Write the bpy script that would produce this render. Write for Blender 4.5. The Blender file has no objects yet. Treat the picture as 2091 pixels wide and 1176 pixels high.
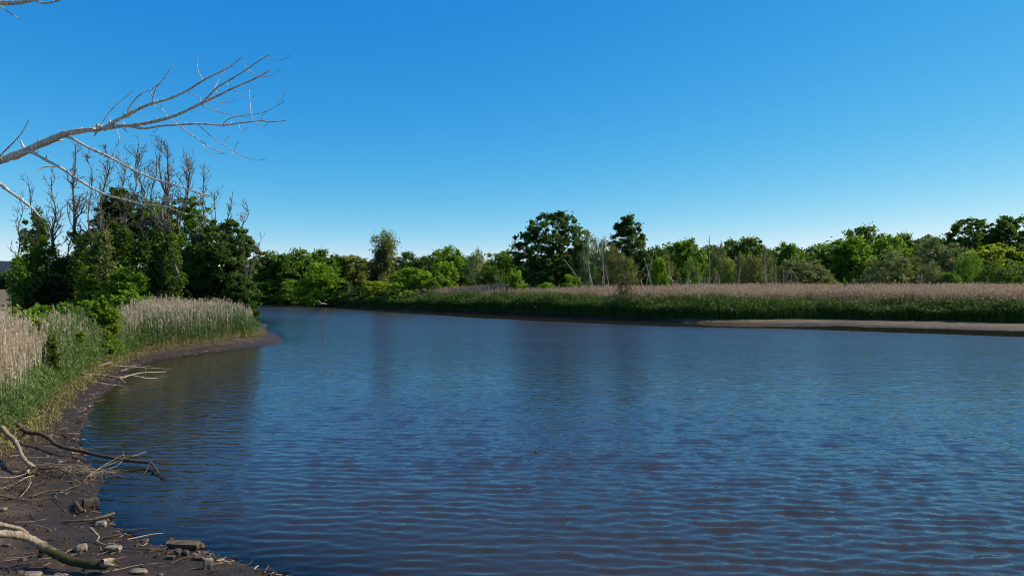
import bpy, math
import numpy as np
from mathutils import Vector
R = math.radians
sc = bpy.context.scene
# ------------------------------------------------------------ camera, sky, sun, exposure
CAMH, FPX, CX, HY = 4.6, 1394.0, 1045.5, 577.0
cam = bpy.data.objects.new("camera", bpy.data.cameras.new("camera"))
sc.collection.objects.link(cam); sc.camera = cam
cam.location = (0, 0, CAMH); cam.rotation_euler = (R(90), 0, 0)
cam.data.sensor_width = 36; cam.data.lens = 36 * FPX / 2091
cam.data.shift_y = -(588 - HY) / 2091
cam.data.clip_start = 0.1; cam.data.clip_end = 6000
SUN_AZ, SUN_EL = R(76), R(40)
world = bpy.data.worlds.new("World"); sc.world = world; world.use_nodes = True
wn, wl = world.node_tree.nodes, world.node_tree.links
wn.clear()
sky = wn.new("ShaderNodeTexSky"); sky.sky_type = 'NISHITA'; sky.sun_disc = False
sky.sun_elevation = SUN_EL; sky.sun_rotation = SUN_AZ
sky.air_density = 0.6; sky.dust_density = 0.0; sky.ozone_density = 4.0; sky.altitude = 0
bg = wn.new("ShaderNodeBackground"); bg.inputs['Strength'].default_value = 0.091
wo = wn.new("ShaderNodeOutputWorld")
sep = wn.new("ShaderNodeSeparateColor"); com = wn.new("ShaderNodeCombineColor"); wl.new(sky.outputs[0], sep.inputs[0])
for i_, (g_, e_) in enumerate(((2.98, 2.08), (1.078, .835), (.936, .306))):      # grade of the sky towards the deep blue of the day
    pw = wn.new("ShaderNodeMath"); pw.operation = 'POWER'; pw.inputs[1].default_value = e_
    ml = wn.new("ShaderNodeMath"); ml.operation = 'MULTIPLY'; ml.inputs[1].default_value = g_ * .12 ** (e_ - 1)
    wl.new(sep.outputs[i_], pw.inputs[0]); wl.new(pw.outputs[0], ml.inputs[0]); wl.new(ml.outputs[0], com.inputs[i_])
mn = wn.new("ShaderNodeMath"); mn.operation = 'MINIMUM'; g8 = wn.new("ShaderNodeMath"); g8.operation = 'MULTIPLY'; g8.inputs[1].default_value = .74
r_src = com.inputs[0].links[0].from_socket; g_src = com.inputs[1].links[0].from_socket
wl.new(g_src, g8.inputs[0]); wl.new(r_src, mn.inputs[0]); wl.new(g8.outputs[0], mn.inputs[1]); wl.new(mn.outputs[0], com.inputs[0])
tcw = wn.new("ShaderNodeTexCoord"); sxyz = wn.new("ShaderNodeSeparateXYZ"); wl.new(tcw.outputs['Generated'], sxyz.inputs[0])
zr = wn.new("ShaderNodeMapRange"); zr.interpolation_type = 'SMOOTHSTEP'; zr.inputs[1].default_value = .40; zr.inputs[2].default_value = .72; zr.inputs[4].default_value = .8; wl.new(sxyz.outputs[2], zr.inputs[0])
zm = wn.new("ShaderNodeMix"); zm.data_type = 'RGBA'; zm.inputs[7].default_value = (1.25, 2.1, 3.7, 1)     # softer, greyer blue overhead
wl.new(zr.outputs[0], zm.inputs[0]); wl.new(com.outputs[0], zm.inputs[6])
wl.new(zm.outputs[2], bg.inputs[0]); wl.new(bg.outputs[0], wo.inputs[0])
sl = bpy.data.lights.new("sun", 'SUN'); sl.energy = 5.0; sl.angle = R(0.5); sl.color = (1.0, 0.88, 0.70)
so = bpy.data.objects.new("sun", sl); sc.collection.objects.link(so)
sv = Vector((math.sin(SUN_AZ) * math.cos(SUN_EL), math.cos(SUN_AZ) * math.cos(SUN_EL), math.sin(SUN_EL)))
so.rotation_euler = sv.to_track_quat('Z', 'Y').to_euler(); so.location = (60, 30, 60)
sc.view_settings.view_transform = 'Standard'; sc.view_settings.look = 'None'
sc.view_settings.exposure = 0.4; sc.view_settings.gamma = 1
sc.cycles.filter_width = 1.05; sc.cycles.max_bounces = 6; sc.cycles.transparent_max_bounces = 8
rng = np.random.default_rng(7)

# ------------------------------------------------------------ helpers
def mkmesh(name, V, F, mats, tint=None, midx=None, smooth=False):
    V = np.asarray(V, np.float32).reshape(-1, 3); F = np.asarray(F, np.int32).reshape(-1, 4)
    me = bpy.data.meshes.new(name)
    me.vertices.add(len(V)); me.vertices.foreach_set('co', V.ravel())
    me.loops.add(F.size); me.loops.foreach_set('vertex_index', F.ravel())
    me.polygons.add(len(F)); me.polygons.foreach_set('loop_start', np.arange(0, F.size, 4, dtype=np.int32))
    if tint is not None:
        a = me.attributes.new('tint', 'FLOAT', 'POINT'); a.data.foreach_set('value', np.asarray(tint, np.float32))
    for m in (mats if isinstance(mats, (list, tuple)) else [mats]): me.materials.append(m)
    if midx is not None: me.polygons.foreach_set('material_index', np.asarray(midx, np.int32))
    me.polygons.foreach_set('use_smooth', np.full(len(F), smooth))
    me.update(calc_edges=True)
    return me
def link(name, me, parent=None, loc=(0, 0, 0)):
    o = bpy.data.objects.new(name, me); sc.collection.objects.link(o); o.location = loc
    if parent: o.parent = parent
    return o
def tag(o, label=None, cat=None, group=None, kind=None):
    if label: o['label'] = label
    if cat: o['category'] = cat
    if group: o['group'] = group
    if kind: o['kind'] = kind
    return o
def empty(name, loc, label, cat, group=None):
    return tag(link(name, None, None, loc), label, cat, group)
class MB:
    def __init__(s): s.V = []; s.F = []; s.T = []; s.n = 0
    def add(s, V, F, t=0.5):
        V = np.asarray(V, float).reshape(-1, 3)
        s.V.append(V); s.F.append(np.asarray(F, int).reshape(-1, 4) + s.n)
        s.T.append(np.full(len(V), t) if np.isscalar(t) else np.asarray(t)); s.n += len(V)
    def mesh(s, name, mat, smooth=False):
        return mkmesh(name, np.vstack(s.V), np.vstack(s.F), mat, np.concatenate(s.T), smooth=smooth)
def tube(mb, pts, rad, sides=6, t=0.5, rough=0.0, rg=rng, cap=False):
    P = np.asarray(pts, float); n = len(P)
    r = np.asarray(rad, float) if not np.isscalar(rad) else np.full(n, rad)
    T = np.gradient(P, axis=0); T /= np.linalg.norm(T, axis=1)[:, None] + 1e-9
    ref = np.array([0, 0, 1.]) if abs(T[0, 2]) < .9 else np.array([1., 0, 0])
    a = np.cross(T[0], ref); a /= np.linalg.norm(a)
    A = []
    for i in range(n):
        a = a - T[i] * a.dot(T[i]); a /= np.linalg.norm(a) + 1e-9; A.append(a)
    A = np.array(A); B = np.cross(T, A)
    th = np.arange(sides) * 2 * math.pi / sides
    rr = r[:, None] * (1 + rough * rg.uniform(-1, 1, (n, sides)))
    V = P[:, None, :] + rr[..., None] * (A[:, None, :] * np.cos(th)[None, :, None] + B[:, None, :] * np.sin(th)[None, :, None])
    V = V.reshape(-1, 3)
    i, j = np.meshgrid(np.arange(n - 1), np.arange(sides), indexing='ij')
    j2 = (j + 1) % sides
    F = np.stack([i * sides + j, i * sides + j2, (i + 1) * sides + j2, (i + 1) * sides + j], -1).reshape(-1, 4)
    mb.add(V, F, t)
    if cap:
        for k, s in ((0, 1), (n - 1, -1)):
            c = np.vstack([P[k] - T[k] * s * r[k] * .25, V[k * sides:(k + 1) * sides]])
            m = sides // 2
            mb.add(c, [[0, 1 + (2 * q) % sides, 1 + (2 * q + 1) % sides, 1 + (2 * q + 2) % sides] for q in range(m)], t)
def spline(pts, k=4):
    P = np.asarray(pts, float)
    if len(P) < 3: return np.array([P[0] + (P[-1] - P[0]) * u for u in np.linspace(0, 1, k + 1)])
    Q = np.vstack([2 * P[0] - P[1], P, 2 * P[-1] - P[-2]]); out = []
    for i in range(1, len(Q) - 2):
        for u in np.arange(k) / k:
            p0, p1, p2, p3 = Q[i - 1], Q[i], Q[i + 1], Q[i + 2]
            out.append(.5 * (2 * p1 + (p2 - p0) * u + (2 * p0 - 5 * p1 + 4 * p2 - p3) * u * u + (3 * p1 - p0 - 3 * p2 + p3) * u ** 3))
    out.append(P[-1]); return np.array(out)
def leaves(C, size, rg, up=0.35, aspect=1.5):
    """rhombic leaf faces centred on C"""
    n = len(C)
    N = rg.normal(size=(n, 3)); N[:, 2] = np.abs(N[:, 2]) + up; N /= np.linalg.norm(N, axis=1)[:, None]
    A = np.cross(N, rg.normal(size=(n, 3))); A /= np.linalg.norm(A, axis=1)[:, None]
    B = np.cross(N, A)
    s = (size * rg.uniform(.6, 1.3, n))[:, None] * .5
    V = np.stack([C - A * s * aspect, C + B * s, C + A * s * aspect, C - B * s], 1).reshape(-1, 3)
    return V, np.arange(4 * n).reshape(-1, 4)
def vnoise(x, y, seed=0):
    xi = np.floor(x).astype(np.int64); yi = np.floor(y).astype(np.int64); fx = x - xi; fy = y - yi
    fx = fx * fx * (3 - 2 * fx); fy = fy * fy * (3 - 2 * fy)
    def h(a, b):
        v = (a * 374761393 + b * 668265263 + seed * 2147483) & 0x7fffffff
        v = ((v ^ (v >> 13)) * 1274126177) & 0x7fffffff
        return ((v ^ (v >> 16)) & 0xffff) / 65535.0
    return (h(xi, yi) * (1 - fx) + h(xi + 1, yi) * fx) * (1 - fy) + (h(xi, yi + 1) * (1 - fx) + h(xi + 1, yi + 1) * fx) * fy
def fbm(x, y, seed=0, o=3):
    return sum(vnoise(x * 2 ** k, y * 2 ** k, seed + k) / 2 ** (k + 1) for k in range(o)) * 2 - (1 - .5 ** o)

# ------------------------------------------------------------ materials
def newmat(name):
    m = bpy.data.materials.new(name); m.use_nodes = True
    N, L = m.node_tree.nodes, m.node_tree.links
    return m, N, L, N['Principled BSDF']
def node(N, t, **k):
    n = N.new(t)
    for a, b in k.items():
        if a in n.inputs: n.inputs[a].default_value = b
        else: setattr(n, a, b)
    return n
def ramp(N, stops):
    r = N.new('ShaderNodeValToRGB'); e = r.color_ramp.elements
    while len(e) < len(stops): e.new(.5)
    for x, (p, c) in zip(e, stops): x.position = p; x.color = (*c, 1)
    return r
def coord(N, L, scale=(1, 1, 1)):
    t = N.new('ShaderNodeTexCoord'); m = N.new('ShaderNodeMapping'); m.inputs['Scale'].default_value = scale
    L.new(t.outputs['Object'], m.inputs[0]); return m.outputs[0]
def leaf_mat(name, transl=0.35):
    m, N, L, p = newmat(name)
    at = node(N, 'ShaderNodeAttribute', attribute_name='tint'); oi = N.new('ShaderNodeObjectInfo')
    r = ramp(N, [(0, (.55, .6, .6)), (.5, (1, 1, 1)), (1, (1.55, 1.35, 1.0))])
    mx = node(N, 'ShaderNodeMix', data_type='RGBA', blend_type='MULTIPLY'); mx.inputs[0].default_value = 1
    L.new(at.outputs['Fac'], r.inputs[0]); L.new(r.outputs[0], mx.inputs[6]); L.new(oi.outputs['Color'], mx.inputs[7])
    p.inputs['Roughness'].default_value = .6; p.inputs['Specular IOR Level'].default_value = .2
    L.new(mx.outputs[2], p.inputs['Base Color'])
    tr = N.new('ShaderNodeBsdfTranslucent')
    m2 = node(N, 'ShaderNodeMix', data_type='RGBA', blend_type='MULTIPLY'); m2.inputs[0].default_value = 1
    m2.inputs[7].default_value = (1.25, 1.35, .5, 1)
    L.new(mx.outputs[2], m2.inputs[6]); L.new(m2.outputs[2], tr.inputs[0])
    ms = N.new('ShaderNodeMixShader'); ms.inputs[0].default_value = transl
    L.new(p.outputs[0], ms.inputs[1]); L.new(tr.outputs[0], ms.inputs[2]); L.new(ms.outputs[0], N['Material Output'].inputs[0])
    return m
def bark_mat(name, c1, c2, scale=6, stretch=.25, bump=.4, moss=None):
    m, N, L, p = newmat(name)
    v = coord(N, L, (scale, scale, scale * stretch))
    n1 = node(N, 'ShaderNodeTexNoise', Scale=1.0, Detail=6.0, Roughness=.65); L.new(v, n1.inputs[0])
    r = ramp(N, [(.32, c1), (.62, c2)]); L.new(n1.outputs['Fac'], r.inputs[0])
    col = r.outputs[0]
    if moss:
        at = node(N, 'ShaderNodeAttribute', attribute_name='tint')
        n2 = node(N, 'ShaderNodeTexNoise', Scale=9.0, Detail=5.0); L.new(coord(N, L), n2.inputs[0])
        ad = node(N, 'ShaderNodeMath', operation='ADD'); L.new(at.outputs['Fac'], ad.inputs[0]); L.new(n2.outputs['Fac'], ad.inputs[1])
        mr = node(N, 'ShaderNodeMapRange'); mr.inputs[1].default_value = .85; mr.inputs[2].default_value = 1.2
        L.new(ad.outputs[0], mr.inputs[0])
        mx = node(N, 'ShaderNodeMix', data_type='RGBA'); mx.inputs[7].default_value = (*moss, 1)
        L.new(mr.outputs[0], mx.inputs[0]); L.new(col, mx.inputs[6]); col = mx.outputs[2]
    L.new(col, p.inputs['Base Color']); p.inputs['Roughness'].default_value = .85
    p.inputs['Specular IOR Level'].default_value = .25
    b = node(N, 'ShaderNodeBump', Strength=bump, Distance=.02); L.new(n1.outputs['Fac'], b.inputs['Height']); L.new(b.outputs[0], p.inputs['Normal'])
    return m
def tint_mat(name, stops, rough=.8, transl=0.0):
    m, N, L, p = newmat(name)
    at = node(N, 'ShaderNodeAttribute', attribute_name='tint')
    r = ramp(N, stops); L.new(at.outputs['Fac'], r.inputs[0]); L.new(r.outputs[0], p.inputs['Base Color'])
    p.inputs['Roughness'].default_value = rough; p.inputs['Specular IOR Level'].default_value = .3
    if transl:
        tr = N.new('ShaderNodeBsdfTranslucent'); L.new(r.outputs[0], tr.inputs[0])
        ms = N.new('ShaderNodeMixShader'); ms.inputs[0].default_value = transl
        L.new(p.outputs[0], ms.inputs[1]); L.new(tr.outputs[0], ms.inputs[2]); L.new(ms.outputs[0], N['Material Output'].inputs[0])
    return m
M_leaf = leaf_mat('leaf', .5); M_leaf_grey = leaf_mat('leaf_grey', .25)
M_bark = bark_mat('bark', (.035, .03, .025), (.11, .095, .08), 5)
M_dead = bark_mat('dead_bark', (.04, .034, .027), (.18, .155, .125), 4)
M_near = bark_mat('bleached_bark', (.15, .125, .10), (.78, .69, .57), 34, .7, .5)
M_snag = bark_mat('white_bark', (.16, .14, .115), (.42, .385, .33), 3)
M_birch = bark_mat('birch_bark', (.2, .18, .16), (.52, .5, .46), 3)
M_drift = bark_mat('driftwood_bark', (.10, .075, .05), (.36, .29, .21), 14, .5, .5)
M_wet = bark_mat('wet_wood', (.025, .018, .012), (.12, .088, .062), 14, .5, .6)
M_log = bark_mat('mossy_log', (.10, .075, .055), (.33, .265, .20), 16, .5, .9, (.040, .038, .014))
M_stone = bark_mat('stone', (.07, .055, .04), (.25, .215, .165), 12, 1, .8)
M_stone_dark = bark_mat('dark_stone', (.03, .024, .018), (.10, .08, .06), 12, 1, .8)

# ------------------------------------------------------------ river outline and ground height
def G(px, py, z=0.0):
    Y = (CAMH - z) * FPX / (py - HY); return ((px - CX) * Y / FPX, Y)
near_px = [(620, 1174), (491, 1146), (414, 1124), (330, 1112), (271, 1091), (223, 1064), (193, 1034), (205, 996), (208, 981), (179, 939),
           (161, 903), (167, 870), (190, 832), (208, 804), (250, 783), (262, 760), (290, 744), (315, 735), (387, 725), (506, 710),
           (562, 703), (578, 699), (574, 688), (560, 681), (536, 671)]
far_px = [(527, 619), (620, 622), (750, 630), (870, 636), (1000, 641), (1150, 648), (1300, 655), (1400, 659), (1500, 662), (1700, 664), (1900, 669), (2091, 675)]
left_chain = [(-3, -60), (.5, -3), (-.3, 6), (-2.0, 9.6)] + [G(*p) for p in near_px]
back = [(-27, 76), (-33, 86), (-46, 98), (-58, 112), (-66, 122)]
far_chain = [(-72, 135), (-67, 148)] + [G(*p) for p in far_px] + [(75, 58), (110, 54), (220, 62)]
POLY = np.array(left_chain + back + far_chain + [(220, -60)])
FAR = np.array(far_chain)
def segdist(x, y, chain, closed):
    d = np.full(x.shape, 1e9); m = len(chain)
    for i in range(m if closed else m - 1):
        ax, ay = chain[i]; bx, by = chain[(i + 1) % m]; dx, dy = bx - ax, by - ay
        t = np.clip(((x - ax) * dx + (y - ay) * dy) / (dx * dx + dy * dy), 0, 1)
        d = np.minimum(d, np.hypot(x - ax - t * dx, y - ay - t * dy))
    return d
def inside(x, y, poly):
    c = np.zeros(x.shape, bool); m = len(poly)
    for i in range(m):
        ax, ay = poly[i]; bx, by = poly[(i + 1) % m]
        if ay == by: continue
        cond = ((ay > y) != (by > y)) & (x < (bx - ax) * (y - ay) / (by - ay) + ax)
        c ^= cond
    return c
def sdf(x, y):                       # positive on land
    d = segdist(x, y, POLY, True)
    return np.where(inside(x, y, POLY), -d, d)
def farness(x, y, sd):               # 1 where the land belongs to the far bank
    df = segdist(x, y, FAR, False)
    return (df <= np.abs(sd) + .01).astype(float)
def mudw(x):                         # width of the mud flat below the far reeds
    return np.interp(x, [-60, 15, 22, 30, 36, 50, 80], [.5, .7, 1.6, 4.0, 6.6, 7.2, 8])
def ground(x, y):
    x = np.asarray(x, float); y = np.asarray(y, float)
    xx = x + .8 * fbm(x * .4, y * .4, 3); yy = y + 1.0 * fbm(x * .35, y * .5, 9)
    near = (np.abs(x) < 60) & (y < 75)
    xx = np.where(near, x + .22 * fbm(x * 1.1, y * 1.1, 3), xx); yy = np.where(near, y + .22 * fbm(x * 1.1, y * 1.1, 9), yy)
    sd = sdf(xx, yy); fa = farness(xx, yy, sd)
    m = mudw(x)
    d = np.maximum(sd, 0)
    hf = .10 * np.clip(d, 0, .4) / .4 + .28 * np.clip(d / m, 0, 1) + .38 * np.clip((d - m - .8) / 1.6, 0, 1) + .55 * np.clip((d - m) / 70, 0, 1)
    hn = .028 * np.clip(d / .12, 0, 1) + .105 * np.clip(d, 0, 5) + .4 * np.clip((d - 5) / 6, 0, 1)
    n = fbm(x * 1.3, y * 1.3, 21) * .10 + fbm(x * 5, y * 5, 22) * .035 + fbm(x * .15, y * .15, 5) * .12
    hl = np.where(fa > .5, hf, hn) + n * np.clip(d / 2.0, 0, 1) * np.clip(1.2 - d / 400, .3, 1)
    return np.where(sd > 0, hl, np.maximum(.13 * sd - .01 * np.clip(-sd / .1, 0, 1), -1.6))
def gz(x, y): return float(ground(np.array([x]), np.array([y]))[0])
def hit(px, py, h=0.0):
    """point h metres above the ground (or water) seen at a pixel"""
    Y = 3.0; k = (px - CX) / FPX; s = (py - HY) / FPX
    ys = np.concatenate([np.arange(3, 60, .02), np.arange(60, 170, .1)])
    g = np.maximum(ground(k * ys, ys), 0) + h; z = CAMH - s * ys
    i = int(np.argmax(z <= g)); Y = ys[i]
    return np.array([k * Y, Y, g[i]])
def at(px, py, Y): return np.array([(px - CX) * Y / FPX, Y, CAMH - (py - HY) * Y / FPX])

def axis(segs):
    out = []
    for a, b, s in segs: out.append(np.arange(a, b, s))
    return np.concatenate(out + [[segs[-1][1]]])
xs = axis([(-2500, -400, 150), (-400, -100, 12), (-100, -32, 1.6), (-32, -20, .3), (-20, 0, .1), (0, 12, .5), (12, 110, 1.4), (110, 400, 12), (400, 2500, 150)])
ys = axis([(-600, -60, 60), (-60, 6, 3), (6, 27, .1), (27, 50, .25), (50, 80, .5), (80, 170, 1.3), (170, 400, 12), (400, 3500, 150)])
X, Y = np.meshgrid(xs, ys); Z = ground(X.ravel(), Y.ravel())
nx = len(xs); ii, jj = np.meshgrid(np.arange(len(ys) - 1), np.arange(nx - 1), indexing='ij')
F = np.stack([ii * nx + jj, ii * nx + jj + 1, (ii + 1) * nx + jj + 1, (ii + 1) * nx + jj], -1).reshape(-1, 4)
SD = sdf(X.ravel(), Y.ravel()); FA = farness(X.ravel(), Y.ravel(), SD)
mw = np.where(FA > .5, mudw(X.ravel()) + .3, np.where(Y.ravel() < 18, 9, np.interp(Y.ravel(), [18, 22, 60], [4.5, 2.8, 5])))
grass = np.clip((SD - mw) / 1.5, 0, 1)
# tint: 0 wet mud .. 0.5 dry mud .. 1 marsh litter
tint = .5 * np.clip(Z / .32, 0, 1) * np.where(FA > .5, np.interp(X.ravel(), [8, 26], [.15, 1.0]) * (1 + 1.1 * fbm(X.ravel() * .35, Y.ravel() * 1.3, 131)), .55) + .5 * grass - .225  # far bank foot: wet mud, with its shade also put into the tint
def ground_mat():
    m, N, L, p = newmat('ground_mud')
    at_ = node(N, 'ShaderNodeAttribute', attribute_name='tint'); c = coord(N, L)
    n1 = node(N, 'ShaderNodeTexNoise', Scale=1.7, Detail=8.0, Roughness=.7); L.new(c, n1.inputs[0])
    n2 = node(N, 'ShaderNodeTexNoise', Scale=22.0, Detail=6.0, Roughness=.75); L.new(c, n2.inputs[0])
    sp = node(N, 'ShaderNodeTexVoronoi', Scale=26.0); L.new(c, sp.inputs[0])
    ad = node(N, 'ShaderNodeMath', operation='MULTIPLY_ADD'); ad.inputs[1].default_value = .8; L.new(n1.outputs['Fac'], ad.inputs[0]); L.new(at_.outputs['Fac'], ad.inputs[2])
    r = ramp(N, [(.12, (.026, .0165, .012)), (.30, (.042, .028, .019)), (.62, (.120, .094, .074)), (.95, (.15, .12, .065)), (1.0, (.17, .14, .07))])
    L.new(ad.outputs[0], r.inputs[0])
    r2 = ramp(N, [(.30, (.35, .34, .33)), (.5, (.9, .9, .9)), (.70, (1.8, 1.7, 1.6))]); L.new(n2.outputs['Fac'], r2.inputs[0])
    mx = node(N, 'ShaderNodeMix', data_type='RGBA', blend_type='MULTIPLY'); mx.inputs[0].default_value = 1
    L.new(r.outputs[0], mx.inputs[6]); L.new(r2.outputs[0], mx.inputs[7])
    # pale chips of shell and reed in the mud
    ch = node(N, 'ShaderNodeMapRange'); ch.inputs[1].default_value = .20; ch.inputs[2].default_value = .10; L.new(sp.outputs['Distance'], ch.inputs[0])
    n3 = node(N, 'ShaderNodeTexNoise', Scale=3.0, Detail=3.0); L.new(c, n3.inputs[0])
    ch2 = node(N, 'ShaderNodeMapRange'); ch2.inputs[1].default_value = .52; ch2.inputs[2].default_value = .66; L.new(n3.outputs['Fac'], ch2.inputs[0])
    mm = node(N, 'ShaderNodeMath', operation='MULTIPLY'); L.new(ch.outputs[0], mm.inputs[0]); L.new(ch2.outputs[0], mm.inputs[1])
    mx2 = node(N, 'ShaderNodeMix', data_type='RGBA'); mx2.inputs[7].default_value = (.27, .22, .18, 1)
    L.new(mm.outputs[0], mx2.inputs[0]); L.new(mx.outputs[2], mx2.inputs[6]); L.new(mx2.outputs[2], p.inputs['Base Color'])
    rr = node(N, 'ShaderNodeMapRange'); rr.inputs[1].default_value = .15; rr.inputs[2].default_value = .6; rr.inputs[3].default_value = .38; rr.inputs[4].default_value = .95
    L.new(ad.outputs[0], rr.inputs[0]); L.new(rr.outputs[0], p.inputs['Roughness']); p.inputs['Specular IOR Level'].default_value = .25
    b = node(N, 'ShaderNodeBump', Strength=.9, Distance=.05); L.new(n2.outputs['Fac'], b.inputs['Height'])
    b2 = node(N, 'ShaderNodeBump', Strength=.7, Distance=.12)
    n4 = node(N, 'ShaderNodeTexNoise', Scale=6.0, Detail=6.0, Roughness=.6); L.new(c, n4.inputs[0]); L.new(n4.outputs['Fac'], b2.inputs['Height']); L.new(b2.outputs[0], b.inputs['Normal'])
    L.new(b.outputs[0], p.inputs['Normal'])
    return m
tag(link('ground', mkmesh('ground', np.stack([X.ravel(), Y.ravel(), Z], -1), F, ground_mat(), tint, smooth=True)), kind='structure')

# ------------------------------------------------------------ water
WAVE = .24
def water_mat():
    m, N, L, p = newmat('river_water')
    cl = node(N, 'ShaderNodeAttribute', attribute_name='calm'); dp = node(N, 'ShaderNodeAttribute', attribute_name='tint')
    p.inputs['Base Color'].default_value = (.028, .024, .019, 1); p.inputs['Roughness'].default_value = .04
    p.inputs['Specular Tint'].default_value = (.50, .76, 1, 1)
    rip = node(N, 'ShaderNodeAttribute', attribute_name='ripple'); prev = None
    for nm_, k_, c_ in (('Roughness', .20, .02), ('IOR', 1.5, 1.34)):
        ma = node(N, 'ShaderNodeMath', operation='MULTIPLY_ADD'); ma.inputs[1].default_value = k_; ma.inputs[2].default_value = c_
        L.new(rip.outputs['Fac'], ma.inputs[0]); L.new(ma.outputs[0], p.inputs[nm_])
    for sx, scl, dist, fine in ((.3, 3.2, .09, False), (.45, 9.0, .03, True)):
        c = coord(N, L, (sx, 1, 1))
        n1 = node(N, 'ShaderNodeTexNoise', Scale=scl, Detail=2.5, Roughness=.55, Distortion=.3); L.new(c, n1.inputs[0])
        b = node(N, 'ShaderNodeBump', Distance=dist); L.new(n1.outputs['Fac'], b.inputs['Height'])
        L.new(rip.outputs['Fac'], b.inputs['Strength'])
        if prev: L.new(prev, b.inputs['Normal'])
        prev = b.outputs[0]
    L.new(prev, p.inputs['Normal'])
    tr = N.new('ShaderNodeBsdfTransparent'); tr.inputs[0].default_value = (.85, .75, .66, 1)
    gl = node(N, 'ShaderNodeBsdfGlossy', Roughness=.04); L.new(prev, gl.inputs['Normal'])
    fr = node(N, 'ShaderNodeFresnel', IOR=1.333); L.new(prev, fr.inputs['Normal'])
    sh = N.new('ShaderNodeMixShader'); L.new(fr.outputs[0], sh.inputs[0]); L.new(tr.outputs[0], sh.inputs[1]); L.new(gl.outputs[0], sh.inputs[2])
    ms = N.new('ShaderNodeMixShader'); L.new(dp.outputs['Fac'], ms.inputs[0]); L.new(sh.outputs[0], ms.inputs[1]); L.new(p.outputs[0], ms.inputs[2])
    L.new(ms.outputs[0], N['Material Output'].inputs[0])
    return m
wx = axis([(-160, -45, 4), (-45, 80, .11), (80, 230, 6)])
wy = np.concatenate([np.arange(-70, 7.9, 3.0), 8 * 1.0062 ** np.arange(int(math.log(110 / 8) / math.log(1.0062))), np.arange(110.4, 165, 1.2)])
X, Y = np.meshgrid(wx, wy); x, y = X.ravel(), Y.ravel(); nx = len(wx)
ii, jj = np.meshgrid(np.arange(len(wy) - 1), np.arange(nx - 1), indexing='ij')
F = np.stack([ii * nx + jj, ii * nx + jj + 1, (ii + 1) * nx + jj + 1, (ii + 1) * nx + jj], -1).reshape(-1, 4)
SD = -sdf(x, y); df = segdist(x, y, FAR, False); dz = -ground(x, y)
sh_w = np.interp(x, [-50, -25, -5, 10, 24, 35, 50], [1.5, 4, 9, 8, 6.5, 9.6, 9.5]) + .8 * fbm(x * .3, y * .1, 71)      # sheltered water along the far bank
calm = np.where(df < sh_w, .05, 1.0)
calm = calm * np.clip(.42 + np.clip(SD, 0, 9) / 14, .3, 1.0)
op = np.clip(1 - np.exp(-np.maximum(dz, 0) * 6.5), 0, 1)
rw = np.random.default_rng(17); hz = np.zeros_like(x)
gust = [np.clip(.9 + .45 * fbm(x * .03 * q, y * .09 * q, 50 + q), .25, 1.4) for q in (1, 2, 3)]
wob = [.8 * fbm(x * .22, y * .3, 60 + q, 2) for q in range(4)]
NW = 110; lam = np.exp(rw.uniform(math.log(.13), math.log(.8), NW)); sw = np.exp(-(np.log(lam / .30) / .6) ** 2); sw *= WAVE / math.sqrt((sw ** 2).sum() / 2)
dyl = np.maximum(.0062 * np.abs(y), .05)
for i in range(NW):
    th = R(rw.normal(6, 14 if lam[i] > .4 else 26)); kk = 2 * math.pi / lam[i]
    ph = kk * (x * math.sin(th) + y * math.cos(th)) + rw.uniform(0, 6.3) + wob[i % 4] * (1 + .3 / lam[i])
    hz += sw[i] / kk * (np.sin(ph) - .32 * np.sin(2 * ph)) * gust[i % 3] * np.clip(lam[i] / dyl / 2.2 - .4, 0, 1)
hz *= calm * np.interp(y, [12, 20, 35, 60, 95], [1.35, 1.1, 1.0, 1.0, .8])
rip_ = np.clip(np.interp(y, [9, 22, 45, 90], [.12, .4, .9, 1.0]) * calm * gust[0], 0, 1)
wm = mkmesh('water', np.stack([x, y, hz], -1), F, water_mat(), op, smooth=True)
a = wm.attributes.new('calm', 'FLOAT', 'POINT'); a.data.foreach_set('value', calm.astype(np.float32))
a = wm.attributes.new('ripple', 'FLOAT', 'POINT'); a.data.foreach_set('value', rip_.astype(np.float32))
tag(link('water', wm), kind='structure')

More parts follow.
